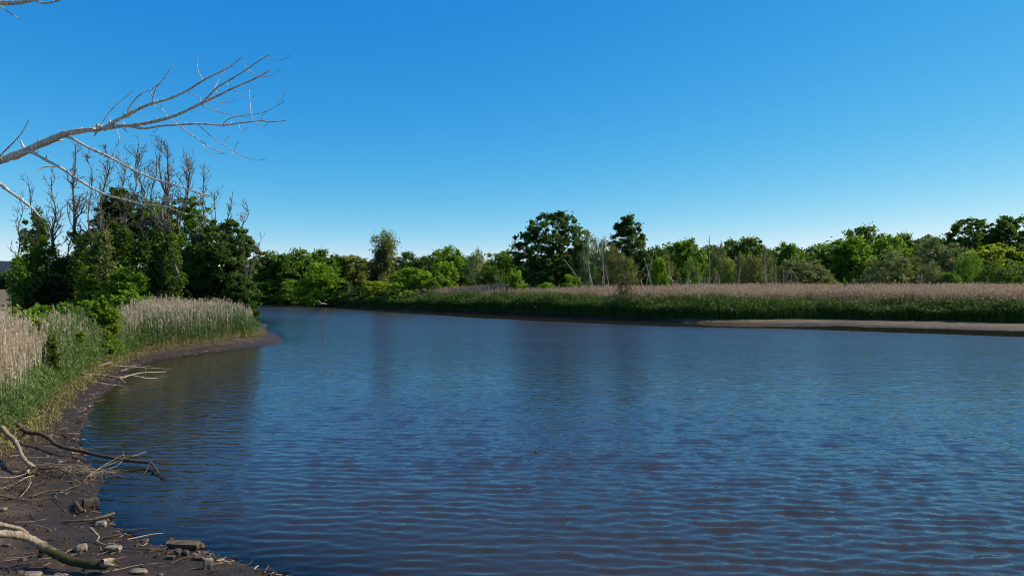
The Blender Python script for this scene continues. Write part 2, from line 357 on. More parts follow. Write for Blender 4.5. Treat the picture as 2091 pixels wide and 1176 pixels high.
# ------------------------------------------------------------ reeds
def ribbon(P, W, side, tint):
    """P (n,k,3) centre lines, W (n,k) half widths, side (n,3)"""
    n, k, _ = P.shape
    V = np.stack([P - side[:, None, :] * W[..., None], P + side[:, None, :] * W[..., None]], 2).reshape(-1, 3)
    b = (np.arange(n) * 2 * k)[:, None] + (np.arange(k - 1) * 2)[None, :]
    F = np.stack([b, b + 1, b + 3, b + 2], -1).reshape(-1, 4)
    return V, F, np.repeat(tint, 2 * k)
def reed_bed(name, pts, H, w, nleaf, leaf_len, mat, rg, lean=.12, zlow=0.0, tint=(.2, .8), leaf_z=(.15, .9), leafw=None, wind=.1, stem=True):
    n = len(pts); z0 = ground(pts[:, 0], pts[:, 1]) - .03; H = np.asarray(H) * np.ones(n)
    az = rg.uniform(0, 2 * math.pi, n); ln = rg.normal(0, lean, n) * H
    dx = np.cos(az) * ln - wind * H * .6; dy = np.sin(az) * ln * .8
    sa = rg.uniform(0, math.pi, n); side = np.stack([np.cos(sa), np.sin(sa) * .5, 0 * sa], -1)
    T = rg.uniform(*tint, n)
    mb = MB()
    u = np.linspace(zlow, 1, 4)
    P = np.stack([pts[:, 0][:, None] + dx[:, None] * u ** 1.8, pts[:, 1][:, None] + dy[:, None] * u ** 1.8, z0[:, None] + H[:, None] * u], -1)
    if stem:
        V, F, t = ribbon(P, np.full((n, 4), w) * np.array([1, .95, .8, .45]), side, T); mb.add(V, F, t)
    for k in range(nleaf):
        t0 = rg.uniform(*leaf_z, n); a2 = rg.uniform(0, 2 * math.pi, n); Lf = leaf_len * rg.uniform(.6, 1.3, n)
        bx = pts[:, 0] + dx * t0 ** 1.8; by = pts[:, 1] + dy * t0 ** 1.8; bz = z0 + H * t0
        ux, uy = np.cos(a2) - wind * 2.5, np.sin(a2)
        el = rg.uniform(.5, 1.25, n)
        v = np.array([0, .35, .7, 1.0])
        hor = (v - .0)[None, :] * np.cos(el)[:, None] * Lf[:, None]
        ver = (v[None, :] * np.sin(el)[:, None] - .42 * v[None, :] ** 2.2) * Lf[:, None]
        Pl = np.stack([bx[:, None] + ux[:, None] * hor, by[:, None] + uy[:, None] * hor, bz[:, None] + ver], -1)
        sd = np.stack([-uy, ux, rg.normal(0, .5, n)], -1); sd /= np.linalg.norm(sd, axis=1)[:, None]
        lw = (leafw or w * 1.3)
        V, F, t = ribbon(Pl, np.full((n, 4), lw) * np.array([.5, 1, .75, .08]), sd, np.clip(T + rg.normal(0, .12, n), 0, 1)); mb.add(V, F, t)
    return mb.mesh(name, mat), np.stack([pts[:, 0] + dx, pts[:, 1] + dy, z0 + H], -1)
def plumes(name, tips, L, w, k, mat, rg, wind=.25):
    mb = MB(); n = len(tips); T = rg.uniform(.1, .9, n)
    for q in range(k):
        a = rg.uniform(0, 2 * math.pi, n); s = L * rg.uniform(.5, 1.1, n); b = tips - np.stack([0 * a, 0 * a, rg.uniform(0, .55, n) * L], -1)
        v = np.array([0, .45, 1.0])
        ox = (np.cos(a) * .38 - wind)[:, None] * v[None, :] ** 1.3 * s[:, None]; oy = (np.sin(a) * .38)[:, None] * v[None, :] ** 1.3 * s[:, None]
        oz = (v[None, :] * .95 - .5 * v[None, :] ** 2.4) * s[:, None]
        P = b[:, None, :] + np.stack([ox, oy, oz], -1)
        sa = rg.uniform(0, math.pi, n); side = np.stack([np.cos(sa), np.sin(sa) * .4, .25 * np.sin(sa * 3)], -1)
        V, F, t = ribbon(P, np.full((n, 3), w) * np.array([.35, 1, .15]), side, np.clip(T + rg.normal(0, .1, n), 0, 1)); mb.add(V, F, t)
    return mb.mesh(name, mat)
M_dry = tint_mat('dry_reed', [(0, (.26, .21, .13)), (.5, (.58, .50, .36)), (1, (.80, .73, .58))], .75, .2)
M_dryfar = tint_mat('dry_reed_far', [(0, (.18, .12, .075)), (.5, (.30, .21, .13)), (1, (.42, .31, .2))], .8, .2)
M_green = tint_mat('green_reed', [(0, (.05, .085, .03)), (.5, (.11, .18, .05)), (1, (.22, .31, .075))], .6, .35)
M_gfar = tint_mat('green_reed_far', [(0, (.028, .06, .008)), (.5, (.065, .13, .016)), (1, (.14, .22, .028))], .6, .3)
M_yel = tint_mat('yellow_reed', [(0, (.13, .11, .04)), (.5, (.25, .23, .08)), (1, (.38, .34, .15))], .7, .3)
M_plume = tint_mat('seed_head', [(0, (.38, .25, .14)), (.5, (.64, .50, .34)), (1, (.80, .70, .54))], .9, .3)
M_plumefar = tint_mat('seed_head_far', [(0, (.32, .22, .14)), (.5, (.55, .41, .27)), (1, (.72, .58, .42))], .9, .25)
def stuff(name, me, label, cat):
    return tag(link(name, me), label, cat, kind='stuff')
def sample(x0, x1, y0, y1, n, rg): return np.stack([rg.uniform(x0, x1, n), rg.uniform(y0, y1, n)], -1)
LB = np.array([(-12.6, 15.0), (-14.6, 20.4), (-17.8, 27), (-19.9, 32), (-21.8, 37.7), (-22.9, 42), (-22.6, 46), (-21.4, 50), (-20.4, 53.5), (-21.6, 58), (-24.0, 64), (-27, 70),
               (-34, 68), (-44, 64), (-60, 60), (-60, 15)])
def infront(P, chain): return inside(P[:, 0], P[:, 1], chain)
def frontd(P): return segdist(P[:, 0], P[:, 1], LB[:12], False)
r1 = np.random.default_rng(11)
# near bed: dry stalks on the left, green growth in front of them
P = sample(-34, -12, 15, 42, 60000, r1); P = P[infront(P, LB)]; d = frontd(P)
P = P[(d < 9) & (P[:, 0] / P[:, 1] > -1.0) & (P[:, 1] < 31.5 + 3 * fbm(P[:, 0] * .3, P[:, 1] * .1, 91) + np.clip((P[:, 0] / P[:, 1] + .69) * 150, 0, 7.5) + np.clip((P[:, 0] / P[:, 1] + .615) * 300, 0, 9))]; d = frontd(P)
dens = np.clip(fbm(P[:, 0] * .35, P[:, 1] * .35, 40) * 1.3 + .75, .05, 1)
leftmost = np.clip((-.64 - P[:, 0] / P[:, 1]) / .05, 0, 1)                       # the pale stand at the frame's left edge
Pd = P[(d > .5) & (r1.uniform(size=len(P)) < np.where(leftmost > 0, .3 + .7 * leftmost, .28) * dens)]
Hd = (r1.normal(2.65, .32, len(Pd)) + .5 * fbm(Pd[:, 0] * .45, Pd[:, 1] * .45, 92)) * (.80 + .12 * np.clip((-.64 - Pd[:, 0] / Pd[:, 1]) / .05, 0, 1)) * np.interp(frontd(Pd), [.4, 1.6], [.72, 1])
me, tips = reed_bed('dry_reeds', Pd, Hd, .012, 1, .35, M_dry, r1, .07, tint=(.1, 1), wind=.05)
stuff('dry_reeds', me, 'tall bleached dry reed stalks with brown plumes at the left edge of the near bank', 'reeds')
stuff('reed_plumes', plumes('reed_plumes', tips[r1.uniform(size=len(tips)) < .75], .30, .015, 7, M_plume, r1), 'brown drooping seed heads on the dry reeds at the left edge', 'seed heads')
Pg = P[(r1.uniform(size=len(P)) < .9)]; dg = frontd(Pg); lm = np.clip((-.66 - Pg[:, 0] / Pg[:, 1]) / .04, 0, 1)
Pg = Pg[dg < 6]; lm = lm[dg < 6]; dg = dg[dg < 6]
Hg = r1.uniform(.75, 1.1, len(Pg)) * np.interp(dg, [0, .35, 1.0, 2.5], [.75, 1.6, 2.45, 2.75]) * (1 - .3 * lm) * (1 + .25 * fbm(Pg[:, 0] * .5, Pg[:, 1] * .5, 93))
me, _ = reed_bed('green_reeds', Pg, Hg, .008, 6, .5, M_green, r1, .10, leaf_z=(.25, 1.0), leafw=.015, wind=.12)
stuff('green_reeds', me, 'dense green young reeds growing in front of the dry stalks on the near bank', 'reeds')
# yellowed fringe and stubble at the foot of the near bed
P = sample(-30, -11, 15, 60, 60000, r1); d = frontd(P); ins = infront(P, LB)
P = P[(d < np.where(ins, .7, .75)) & (sdf(P[:, 0], P[:, 1]) > .5) & (r1.uniform(size=len(P)) < np.where(ins, .9, .5))]
me, _ = reed_bed('reed_stubble', P, r1.uniform(.2, .85, len(P)) * np.interp(P[:, 1], [15, 50], [.8, 1.0]), .008, 3, .26, M_yel, r1, .2, leafw=.011)
stuff('reed_stubble', me, 'yellowed short reed shoots and stubble fringing the mud of the near bank', 'reed stubble')
# spit bed
P = sample(-48, -20, 40, 68, 60000, r1); P = P[infront(P, LB) & (P[:, 0] / P[:, 1] > -.565 + .03 * fbm(P[:, 0] * .5, P[:, 1] * .5, 97))]; d = frontd(P); P = P[d < 9]; d = frontd(P)
Pd = P[(d > .3) & (r1.uniform(size=len(P)) < .55 * np.clip(fbm(P[:, 0] * .4, P[:, 1] * .4, 95) * 1.6 + .8, .15, 1))]
Hd = (r1.normal(2.15, .24, len(Pd)) + .5 * fbm(Pd[:, 0] * .35, Pd[:, 1] * .35, 94)) * np.interp(frontd(Pd), [.2, 1.5], [.8, 1])
me, tips = reed_bed('spit_reeds', Pd, Hd, .015, 1, .35, M_dry, r1, .05, tint=(0, .8), wind=.03)
stuff('spit_reeds', me, 'dry tan reed stalks with plumes on the spit in front of the left grove', 'reeds')
stuff('spit_plumes', plumes('spit_plumes', tips[r1.uniform(size=len(tips)) < .7], .30, .020, 5, M_plume, r1), 'pinkish tan seed heads along the top of the reeds on the spit', 'seed heads')
Pg = P[(d < 5) & (r1.uniform(size=len(P)) < .95)]; dg = frontd(Pg)
Hg = r1.uniform(.75, 1.1, len(Pg)) * np.interp(dg, [0, .4, 1.5], [.8, 1.5, 1.9]) * (1 + .3 * fbm(Pg[:, 0] * .4, Pg[:, 1] * .4, 96))
me, _ = reed_bed('spit_green_reeds', Pg, Hg, .012, 4, .5, M_green, r1, .06, tint=(.0, .7), leaf_z=(.2, 1), leafw=.022, wind=.05)
stuff('spit_green_reeds', me, 'grey-green reed leaves along the lower half of the spit reed bed', 'reeds')
# far bank
P = sample(-75, 130, 56, 165, 900000, r1); sd = sdf(P[:, 0], P[:, 1]); mx_ = mudw(P[:, 0])
fa = farness(P[:, 0], P[:, 1], sd) > .5
depth = sd - mx_
ok = fa & (depth > -.15) & (np.abs(P[:, 0]) < .85 * P[:, 1] + 5)
P, depth = P[ok], depth[ok]
u = r1.uniform(size=len(P))
band = np.interp(P[:, 0], [-60, -30, -5, 10, 40], [4, 4, 7, 7, 6])
fr = P[(depth < band) & (u < 1)]; fd = depth[(depth < band)]
clump = 1 + .22 * fbm(fr[:, 0] * .4, fr[:, 1] * .4, 77) * 2
gH = np.interp(fr[:, 0], [-60, -30, -8, 5, 60], [1.3, 1.3, 1.9, 2.05, 1.75])
Hf = gH * r1.uniform(.82, 1.08, len(fr)) * np.interp(fd, [0, .8, 2], [.72, .95, 1]) * clump
rep = np.concatenate([fr, fr + r1.normal(0, .35, fr.shape)]); Hf = np.concatenate([Hf, Hf]); dd = np.concatenate([fd, fd]); okd = sdf(rep[:, 0], rep[:, 1]) > mudw(rep[:, 0]) - .15
me, _ = reed_bed('far_bank_reeds', rep[okd], Hf[okd], .018, 4, .6, M_gfar, r1, .05, leaf_z=(.3, 1.0), leafw=.03, wind=.04)
stuff('far_bank_reeds', me, 'green reed wall standing along the water on the far bank', 'reeds')
right = np.interp(P[:, 0], [-75, -20, -5, 20, 40], [.0, .1, .35, .8, 1])
maxd = np.interp(P[:, 0], [-75, -20, 0, 20, 60], [4, 9, 22, 55, 80])
sel = (depth > band * .75 - 3.2 * r1.uniform(size=len(P)) ** 2) & (depth < maxd) & (u < np.interp(depth, [0, 15, 60], [.8, .5, .3]) * right)
back_ = P[sel]
Hb = r1.normal(2.9, .22, len(back_)) * np.interp(depth[sel], [0, 3, 6, 14], [.74, .82, .93, 1.0]) + .4 * fbm(back_[:, 0] * .12, back_[:, 1] * .12, 78)
me, tips = reed_bed('reed_plain', back_, Hb, .02, 2, .5, M_dryfar, r1, .05, zlow=.45, tint=(0, 1), leaf_z=(.5, 1), leafw=.03, wind=.04)
stuff('reed_plain', me, 'wide plain of brownish dry reeds behind the green reed wall', 'reeds')
stuff('reed_plain_plumes', plumes('reed_plain_plumes', tips, .34, .035, 4, M_plumefar, r1), 'pinkish brown seed heads covering the far reed plain', 'seed heads')
M_fresh = tint_mat('fresh_grass', [(0, (.07, .15, .012)), (1, (.17, .30, .03))], .6, .4)
for (px, py, w_, h_, nm) in ((1700, 649, 2.0, .8, 'bright green grass tussock at the foot of the far reed wall'), (1862, 650, 1.8, .6, 'smaller green grass patch at the reed foot above the pale mud flat')):
    c0 = hit(px, py); q = c0[:2] + r1.normal(0, 1, (900, 2)) * (w_ * .5, .35)
    me, _ = reed_bed('grass_tussock', q, r1.uniform(.5, 1, 900) * h_, .012, 2, .35, M_fresh, r1, .2, leafw=.02)
    tag(link('grass_tussock', me), nm, 'grass', kind='stuff')
# ------------------------------------------------------------ tree builders
PROF = {
 'oak': ([0, .12, .35, .65, .85, .95, 1], [.66, .9, 1, .95, .74, .5, .25]),
 'round': ([0, .3, .6, .85, 1], [1, .98, .82, .52, .14]),
 'cone': ([0, .2, .45, .7, .88, 1], [.9, 1, .92, .68, .45, .18]),
 'birch': ([0, .2, .5, .8, 1], [.45, .85, 1, .66, .2]),
 'open': ([0, .2, .5, .75, .9, 1], [.35, .7, 1, .95, .7, .3]),
 'shrub': ([0, .25, .6, .85, 1], [.85, 1, .85, .55, .2]),
}
def grow_crown(rg, W, H, z0, prof, nclump, per, leaf, cr, flat=.7, droop=0.0, surf=.5, lob=.22, up=.35):
    """returns clump centres and leaf faces of a crown of width W from z0 to H"""
    xs_, rs_ = PROF[prof]
    t = rg.uniform(0, 1, nclump * 4); keep = rg.uniform(size=len(t)) < np.interp(t, xs_, rs_) ** 1.3; t = t[keep][:nclump]
    n = len(t); a = rg.uniform(0, 2 * math.pi, n)
    ph = rg.uniform(0, 6.3, 3)
    lobes = 1 + lob * (np.sin(3 * a + ph[0] + 4 * t) * .6 + np.sin(5 * a + ph[1] - 6 * t) * .4)
    rad = np.interp(t, xs_, rs_) * (W / 2 - cr * .7) * lobes * rg.uniform(0, 1, n) ** (1 - surf + .05)
    hh = H - z0 - cr * .5
    C = np.stack([rad * np.cos(a), rad * np.sin(a), z0 + cr * .3 + hh * t * (1 + 0 * a)], -1)
    size = cr * rg.uniform(.4, 1.35, n)
    D = rg.normal(size=(n, per, 3)); D /= np.linalg.norm(D, axis=2)[..., None]
    D *= (rg.uniform(0, 1, (n, per)) ** .45)[..., None]
    D[..., 2] *= flat
    if droop: D[..., 2] -= droop * np.abs(D[..., 0] ** 2 + D[..., 1] ** 2) + droop * rg.uniform(0, .6, (n, per))
    stray = rg.uniform(size=(n, per, 1)) < .22; D = np.where(stray, D * rg.uniform(1.1, 2.0, (n, per, 1)), D)
    L = (C[:, None, :] + D * size[:, None, None]).reshape(-1, 3)
    L[:, 2] = np.maximum(L[:, 2], .05)
    T = np.clip(np.repeat(rg.uniform(.15, .85, n), per) + rg.normal(0, .13, n * per), 0, 1)
    V, F = leaves(L, leaf, rg, up)
    return C, V, F, np.repeat(T, 4)
def grow_wood(rg, C, W, H, z0, r, lean=0.0, nlimb=14, stems=1, top=.8):
    mb = MB()
    for s in range(stems):
        off = rg.normal(0, .05 * W, 2) if stems > 1 else np.zeros(2)
        la = rg.uniform(0, 6.3); hh = H * top
        P = [(off[0], off[1], -.3)]
        for k in range(1, 7):
            u = k / 6; P.append((off[0] * (1 + 3 * u) + lean * u * hh + rg.normal(0, .012 * H), off[1] * (1 + 3 * u) + rg.normal(0, .012 * H), hh * u))
        P = np.array(P); rad = r / math.sqrt(stems) * np.linspace(1.15, .15, 7) ** .9; rad[0] *= 1.3
        S = spline(P, 3); tube(mb, S, np.interp(np.linspace(0, 1, len(S)), np.linspace(0, 1, 7), rad), 7, rough=.06, rg=rg)
        idx = rg.choice(len(C), min(nlimb // stems, len(C)), replace=False)
        for i in idx:
            c = C[i]; u = np.clip((c[2] - rg.uniform(.15, .4) * (H - z0)) / hh, .12, .95)
            b = np.array([np.interp(u, np.linspace(0, 1, 7), P[:, q]) for q in range(3)])
            m = (b + c) / 2 + rg.normal(0, .03 * H, 3) + np.array([0, 0, -.02 * H])
            rr = r / math.sqrt(stems) * (1 - u * .85) * .5
            tube(mb, spline([b, m, c], 3), np.linspace(rr, rr * .2, 7), 5, rg=rg)
    return mb
def make_tree(rg, W, H, z0, prof, nclump, per, leaf, cr, r, wood, leafm, lean=0, nlimb=14, stems=1, top=.8, **k):
    C, V, F, T = grow_crown(rg, W, H, z0, prof, nclump, per, leaf, cr, **k)
    if lean: V[:, 0] += lean * V[:, 2]; C[:, 0] += lean * C[:, 2]
    return grow_wood(rg, C, W, H, z0, r, lean, nlimb, stems, top).mesh('trunk', wood, True), mkmesh('crown', V, F, leafm, T)
def place_tree(name, meshes, loc, scale, rz, color, label, cat, group=None, parts=('trunk', 'crown')):
    root = empty(name, loc, label, cat, group); root.scale = scale; root.rotation_euler.z = rz
    for nm, me in zip(parts, meshes):
        o = link(nm, me, root); o.color = (*color, 1)
    return root
rt = np.random.default_rng(23)
# prototypes, all 10 m wide and 10 m tall
def proto(kind, i):
    rg = np.random.default_rng(hash((len(kind), ord(kind[0]), i)) % 99991)
    if kind == 'oak': return make_tree(rg, 10, 10, .9, 'oak', 230, 52, .30, .85, .35, M_bark, M_leaf, flat=.62)
    if kind == 'round': return make_tree(rg, 10, 10, .2, 'round', 230, 60, .23, .75, .2, M_bark, M_leaf_grey, surf=.7, flat=.8, stems=3, top=.6)
    if kind == 'birch': return make_tree(rg, 10, 10, 1.8, 'birch', 110, 55, .23, .85, .14, M_birch, M_leaf_grey, droop=.55, flat=.9, nlimb=10, stems=2, top=.93)
    if kind == 'shrub': return make_tree(rg, 10, 10, .3, 'shrub', 150, 55, .36, .95, .12, M_bark, M_leaf, stems=3, top=.6, flat=.7, lob=.3)
    if kind == 'open': return make_tree(rg, 10, 10, 2.0, 'open', 130, 70, .30, .8, .3, M_bark, M_leaf, surf=.7, flat=.6, lob=.3, nlimb=24)
PR = {k: [proto(k, i) for i in range(n)] for k, n in (('oak', 4), ('round', 3), ('birch', 3), ('shrub', 3), ('open', 2))}
DK, MD, BR, GY, YG, OL = (0.081, 0.141, 0.032), (0.115, 0.199, 0.036), (0.165, 0.275, 0.03), (0.196, 0.231, 0.101), (0.23, 0.29, 0.04), (0.175, 0.196, 0.062)
def far_tree(name, kind, px, top, w, Y, color, label, cat='tree', group=None, i=None, rz=None):
    Xw = (px - CX) * Y / FPX; g = gz(Xw, Y); H = CAMH + (HY - top) * Y / FPX - g; Wd = w * Y / FPX
    pr = PR[kind]; me = pr[int(rt.integers(len(pr))) if i is None else i]
    return place_tree(name, me, (Xw, Y, g - .05), (Wd / 9.2, Wd / 9.2, H / 9.75), rt.uniform(0, 6.28) if rz is None else rz, color, label, cat, group)
FT = [
 # left of the tall ivy-clad tree
 ('oak_tree', 'oak', 533, 540, 62, 158, DK, 'dark tree leftmost on the far bank, half hidden by the end of the grove'),
 ('oak_tree', 'oak', 556, 516, 78, 152, DK, 'dark rounded tree beside the grove, first tall crown of the far bank'),
 ('oak_tree', 'oak', 603, 511, 88, 150, MD, 'broad green tree with a jagged top left of the yellow-green waterside tree'),
 ('oak_tree', 'oak', 652, 512, 62, 154, DK, 'dark crown rising behind the yellow-green waterside tree'),
 ('oak_tree', 'oak', 688, 523, 58, 150, MD, 'mid green tree between the waterside tree and the grey half-dead tree'),
 ('waterside_tree', 'shrub', 655, 535, 80, 134, BR, 'yellow-green tree leaning over the water above the fallen forked limb'),
 ('bush', 'shrub', 700, 572, 50, 136, DK, 'dark low bush right of the yellow-green waterside tree'),
 ('bush', 'shrub', 545, 575, 60, 145, DK, 'dark bush at the bank foot where the far bank starts'),
 ('bush', 'shrub', 599, 572, 50, 142, MD, 'green bush under the broad jagged tree on the far bank'),
 ('oak_tree', 'open', 727, 523, 66, 152, OL, 'olive half-dead tree with grey limbs left of the tall ivy-clad tree'),
 ('bush', 'shrub', 772, 573, 62, 126, YG, 'yellow-green bush at the foot of the tall ivy-clad tree'),
 ('bush', 'shrub', 738, 580, 42, 130, DK, 'dark bush left of the foot of the tall ivy-clad tree'),
 ('oak_tree', 'oak', 829, 517, 52, 150, DK, 'small round dark tree right behind the tall ivy-clad tree'),
 ('bush', 'shrub', 842, 546, 84, 122, BR, 'large bright green bush right of the tall ivy-clad tree'),
 ('oak_tree', 'oak', 870, 523, 55, 150, DK, 'dark tree showing over the large bright green bush'),
 ('oak_tree', 'oak', 917, 506, 78, 140, MD, 'flat-topped green tree between the bright bush and the pale poplar'),
 ('bush', 'shrub', 905, 533, 58, 126, BR, 'bright green bushy tree in front of the flat-topped tree'),
 ('bush', 'shrub', 885, 570, 44, 120, DK, 'small dark bush on the bank below the flat-topped tree'),
 ('bush', 'shrub', 938, 560, 46, 132, DK, 'dark bush left of the foot of the pale poplar'),
 ('poplar_tree', 'birch', 975, 509, 46, 134, GY, 'pale grey-green poplar with a thin bare tip'),
 ('oak_tree', 'oak', 960, 525, 60, 155, DK, 'dark tree behind the pale poplar'),
 ('oak_tree', 'oak', 1026, 514, 78, 146, MD, 'rounded olive green tree left of the biggest dark oak'),
 ('oak_tree', 'oak', 1000, 545, 50, 128, DK, 'low dark tree between the pale poplar and the biggest oak'),
 ('young_tree', 'shrub', 1055, 553, 40, 108, BR, 'small light green sapling in the reeds left below the biggest oak'),
 ('young_tree', 'shrub', 1097, 556, 34, 116, MD, 'small green sapling under the left half of the biggest oak'),
 ('bush', 'shrub', 1118, 576, 46, 108, BR, 'low bright bush in the reeds under the biggest oak'),
 ('bush', 'shrub', 1170, 561, 56, 108, BR, 'light green bush under the right half of the biggest oak'),
 ('oak_tree', 'oak', 1090, 535, 70, 140, DK, 'dark undergrowth tree left under the biggest oak'),
 ('oak_tree', 'oak', 1160, 530, 70, 140, DK, 'dark undergrowth tree right under the biggest oak'),
 ('birch_tree', 'birch', 1199, 474, 48, 112, GY, 'slim birch touching the right side of the biggest oak'),
 ('birch_tree', 'birch', 1213, 545, 34, 110, MD, 'short green birch beside the leaning white trunks'),
 ('birch_tree', 'birch', 1232, 487, 44, 114, GY, 'grey-green birch between the biggest oak and the pointed dark tree'),
 ('birch_tree', 'birch', 1252, 500, 46, 112, OL, 'olive birch in front of the pointed dark tree'),
 ('birch_tree', 'birch', 1275, 520, 50, 110, OL, 'drooping olive birch under the pointed dark tree'),
 ('oak_tree', 'oak', 1240, 540, 70, 138, DK, 'dark tree low behind the grey-green birches'),
 ('oak_tree', 'oak', 1300, 520, 70, 138, DK, 'dark tree low behind the pointed tree'),
 ('bush', 'shrub', 1345, 525, 40, 114, BR, 'bright green narrow tree behind the long leaning white trunk'),
 ('bush', 'shrub', 1357, 565, 40, 118, MD, 'low green bush right of the long leaning white trunk'),
 ('oak_tree', 'oak', 1343, 506, 46, 142, DK, 'dark tree in the gap right of the pointed dark tree'),
 ('oak_tree', 'oak', 1396, 491, 86, 132, MD, 'domed green tree, tallest of those right of the pointed dark tree'),
 ('birch_tree', 'birch', 1360, 520, 42, 122, OL, 'olive birch at the left edge of the domed green tree'),
 ('birch_tree', 'birch', 1410, 525, 50, 120, BR, 'light green birch crown in front of the domed green tree'),
 ('oak_tree', 'oak', 1445, 505, 58, 138, DK, 'dark tree behind the tall bare-topped stem'),
 ('birch_tree', 'birch', 1470, 498, 50, 122, OL, 'olive birch right of the tall bare-topped stem'),
 ('birch_tree', 'birch', 1487, 530, 44, 118, YG, 'yellow-green drooping birch near the white leaning stake'),
 ('oak_tree', 'oak', 1500, 493, 66, 138, DK, 'dark tree behind the yellow-green drooping birch'),
 ('birch_tree', 'birch', 1512, 517, 42, 120, GY, 'grey-green birch above the white leaning stake'),
 ('oak_tree', 'oak', 1536, 488, 74, 138, DK, 'tall dark rounded tree left of the willow dome'),
 ('birch_tree', 'birch', 1535, 518, 50, 118, OL, 'olive birch just left of the white-trunked birch'),
 ('birch_tree', 'birch', 1563, 503, 38, 120, GY, 'sparse birch with a long white trunk left of the willow dome'),
 ('oak_tree', 'oak', 1606, 499, 72, 140, MD, 'green tree peeping over the willow dome'),
 ('willow_bush', 'round', 1622, 527, 92, 122, GY, 'low domed willow with white poles standing before it'),
 ('willow_bush', 'round', 1667, 532, 62, 122, GY, 'right hand lower dome of willow next to the wide dark crown'),
 ('oak_tree', 'oak', 1664, 505, 40, 150, DK, 'small dark crown in the dip between willow dome and wide dark crown'),
 ('maple_tree', 'oak', 1712, 493, 126, 134, MD, 'wide dark crown reaching down to the reed plain'),
 ('oak_tree', 'oak', 1757, 465, 84, 150, DK, 'blue-green dark crown topping the wide dark crown'),
 ('oak_tree', 'oak', 1742, 487, 70, 130, BR, 'sunlit green crown left of the brightest crown'),
 ('maple_tree', 'oak', 1810, 484, 72, 132, BR, 'brightest yellow-green crown above the grey-green willow'),
 ('oak_tree', 'oak', 1850, 480, 60, 150, DK, 'dark crown between the brightest crown and the great right hand trees'),
 ('willow_tree', 'round', 1812, 512, 98, 116, GY, 'grey-green rounded willow at the edge of the reed plain'),
 ('willow_tree', 'round', 1862, 520, 52, 118, OL, 'olive willow with two white trunks at its foot'),
 ('willow_tree', 'round', 1897, 482, 84, 130, GY, 'tall silvery willow below the great right hand trees'),
 ('willow_tree', 'round', 1950, 500, 74, 126, GY, 'silvery willow right of the tall silvery willow'),
 ('bush', 'round', 1908, 537, 60, 114, GY, 'low pale willow bush under the tall silvery willow'),
 ('bush', 'shrub', 1938, 556, 40, 112, MD, 'small green bush between low willow and light birch'),
 ('birch_tree', 'birch', 1982, 512, 52, 114, BR, 'light green birch in front of the great right hand trees'),
 ('oak_tree', 'open', 2023, 500, 84, 122, YG, 'yellow-green layered crown inside the dark right hand trees'),
 ('bush', 'round', 2024, 536, 62, 112, MD, 'rounded green bush at the reed edge, second from the right frame edge'),
 ('bush', 'round', 2072, 536, 70, 112, MD, 'rounded green bush at the reed edge by the right frame edge'),
 ('oak_tree', 'oak', 2110, 500, 90, 128, DK, 'dark tree cut by the right frame edge behind the rounded bush'),
 ('oak_tree', 'oak', 1975, 520, 80, 140, DK, 'dark tree filling the shade behind the light birch'),
 ('oak_tree', 'oak', 1880, 515, 90, 145, DK, 'dark tree in the shade behind the silvery willows'),
 ('bush', 'shrub', 1725, 568, 10, 100, MD, 'tiny lone shrub standing in the reed plain'),
 ('bush', 'shrub', 1762, 570, 24, 118, MD, 'small green shrub at the left foot of the grey-green willow'),
]
for (nm, kd, px, top, w, Y, c, lb) in FT: far_tree(nm, kd, px, top, w * 1.25, Y, c, lb, 'bush' if 'bush' in nm else 'tree')

# the big individuals, each with its own mesh
def hero(name, px, top, w, Y, color, label, seed, prof='oak', z0f=.25, leafm=None, nc=190, per=75, leaf=.3, crf=.085, lean=0, wood=None, nl=34, r=None, **k):
    rg = np.random.default_rng(seed); Xw = (px - CX) * Y / FPX; g = gz(Xw, Y); H = CAMH + (HY - top) * Y / FPX - g; W = w * Y / FPX
    me = make_tree(rg, W, H, H * z0f, prof, nc, per, leaf, max(W, H * .7) * crf, r or H * .025, wood or M_bark, leafm or M_leaf, lean=lean, nlimb=nl, **k)
    return place_tree(name, me, (Xw, Y, g - .05), (1, 1, 1), 0, color, label, 'tree')
hero('oak_tree', 1130, 433, 162, 118, (.058, .105, .026), 'biggest dark oak in the middle of the far bank with sky gaps in its crown', 101, 'oak', .22, nc=330, per=62, leaf=.32, flat=.7, surf=.62, lob=.3, crf=.055)
hero('oak_tree', 1283, 438, 116, 122, (.062, .105, .036), 'pointed dark tree right of the biggest oak', 102, 'cone', .05, nc=330, per=60, leaf=.32, crf=.06, lob=.12)
hero('oak_tree', 1985, 444, 112, 142, DK, 'left tree of the great right hand group with layered boughs', 103, 'open', .2, nc=300, per=60, leaf=.34, flat=.55, surf=.7, crf=.055)
hero('oak_tree', 2062, 440, 110, 140, (.06, .12, .022), 'right tree of the great right hand group cut by the frame', 104, 'oak', .15, nc=330, per=60, leaf=.34, flat=.6, crf=.06)
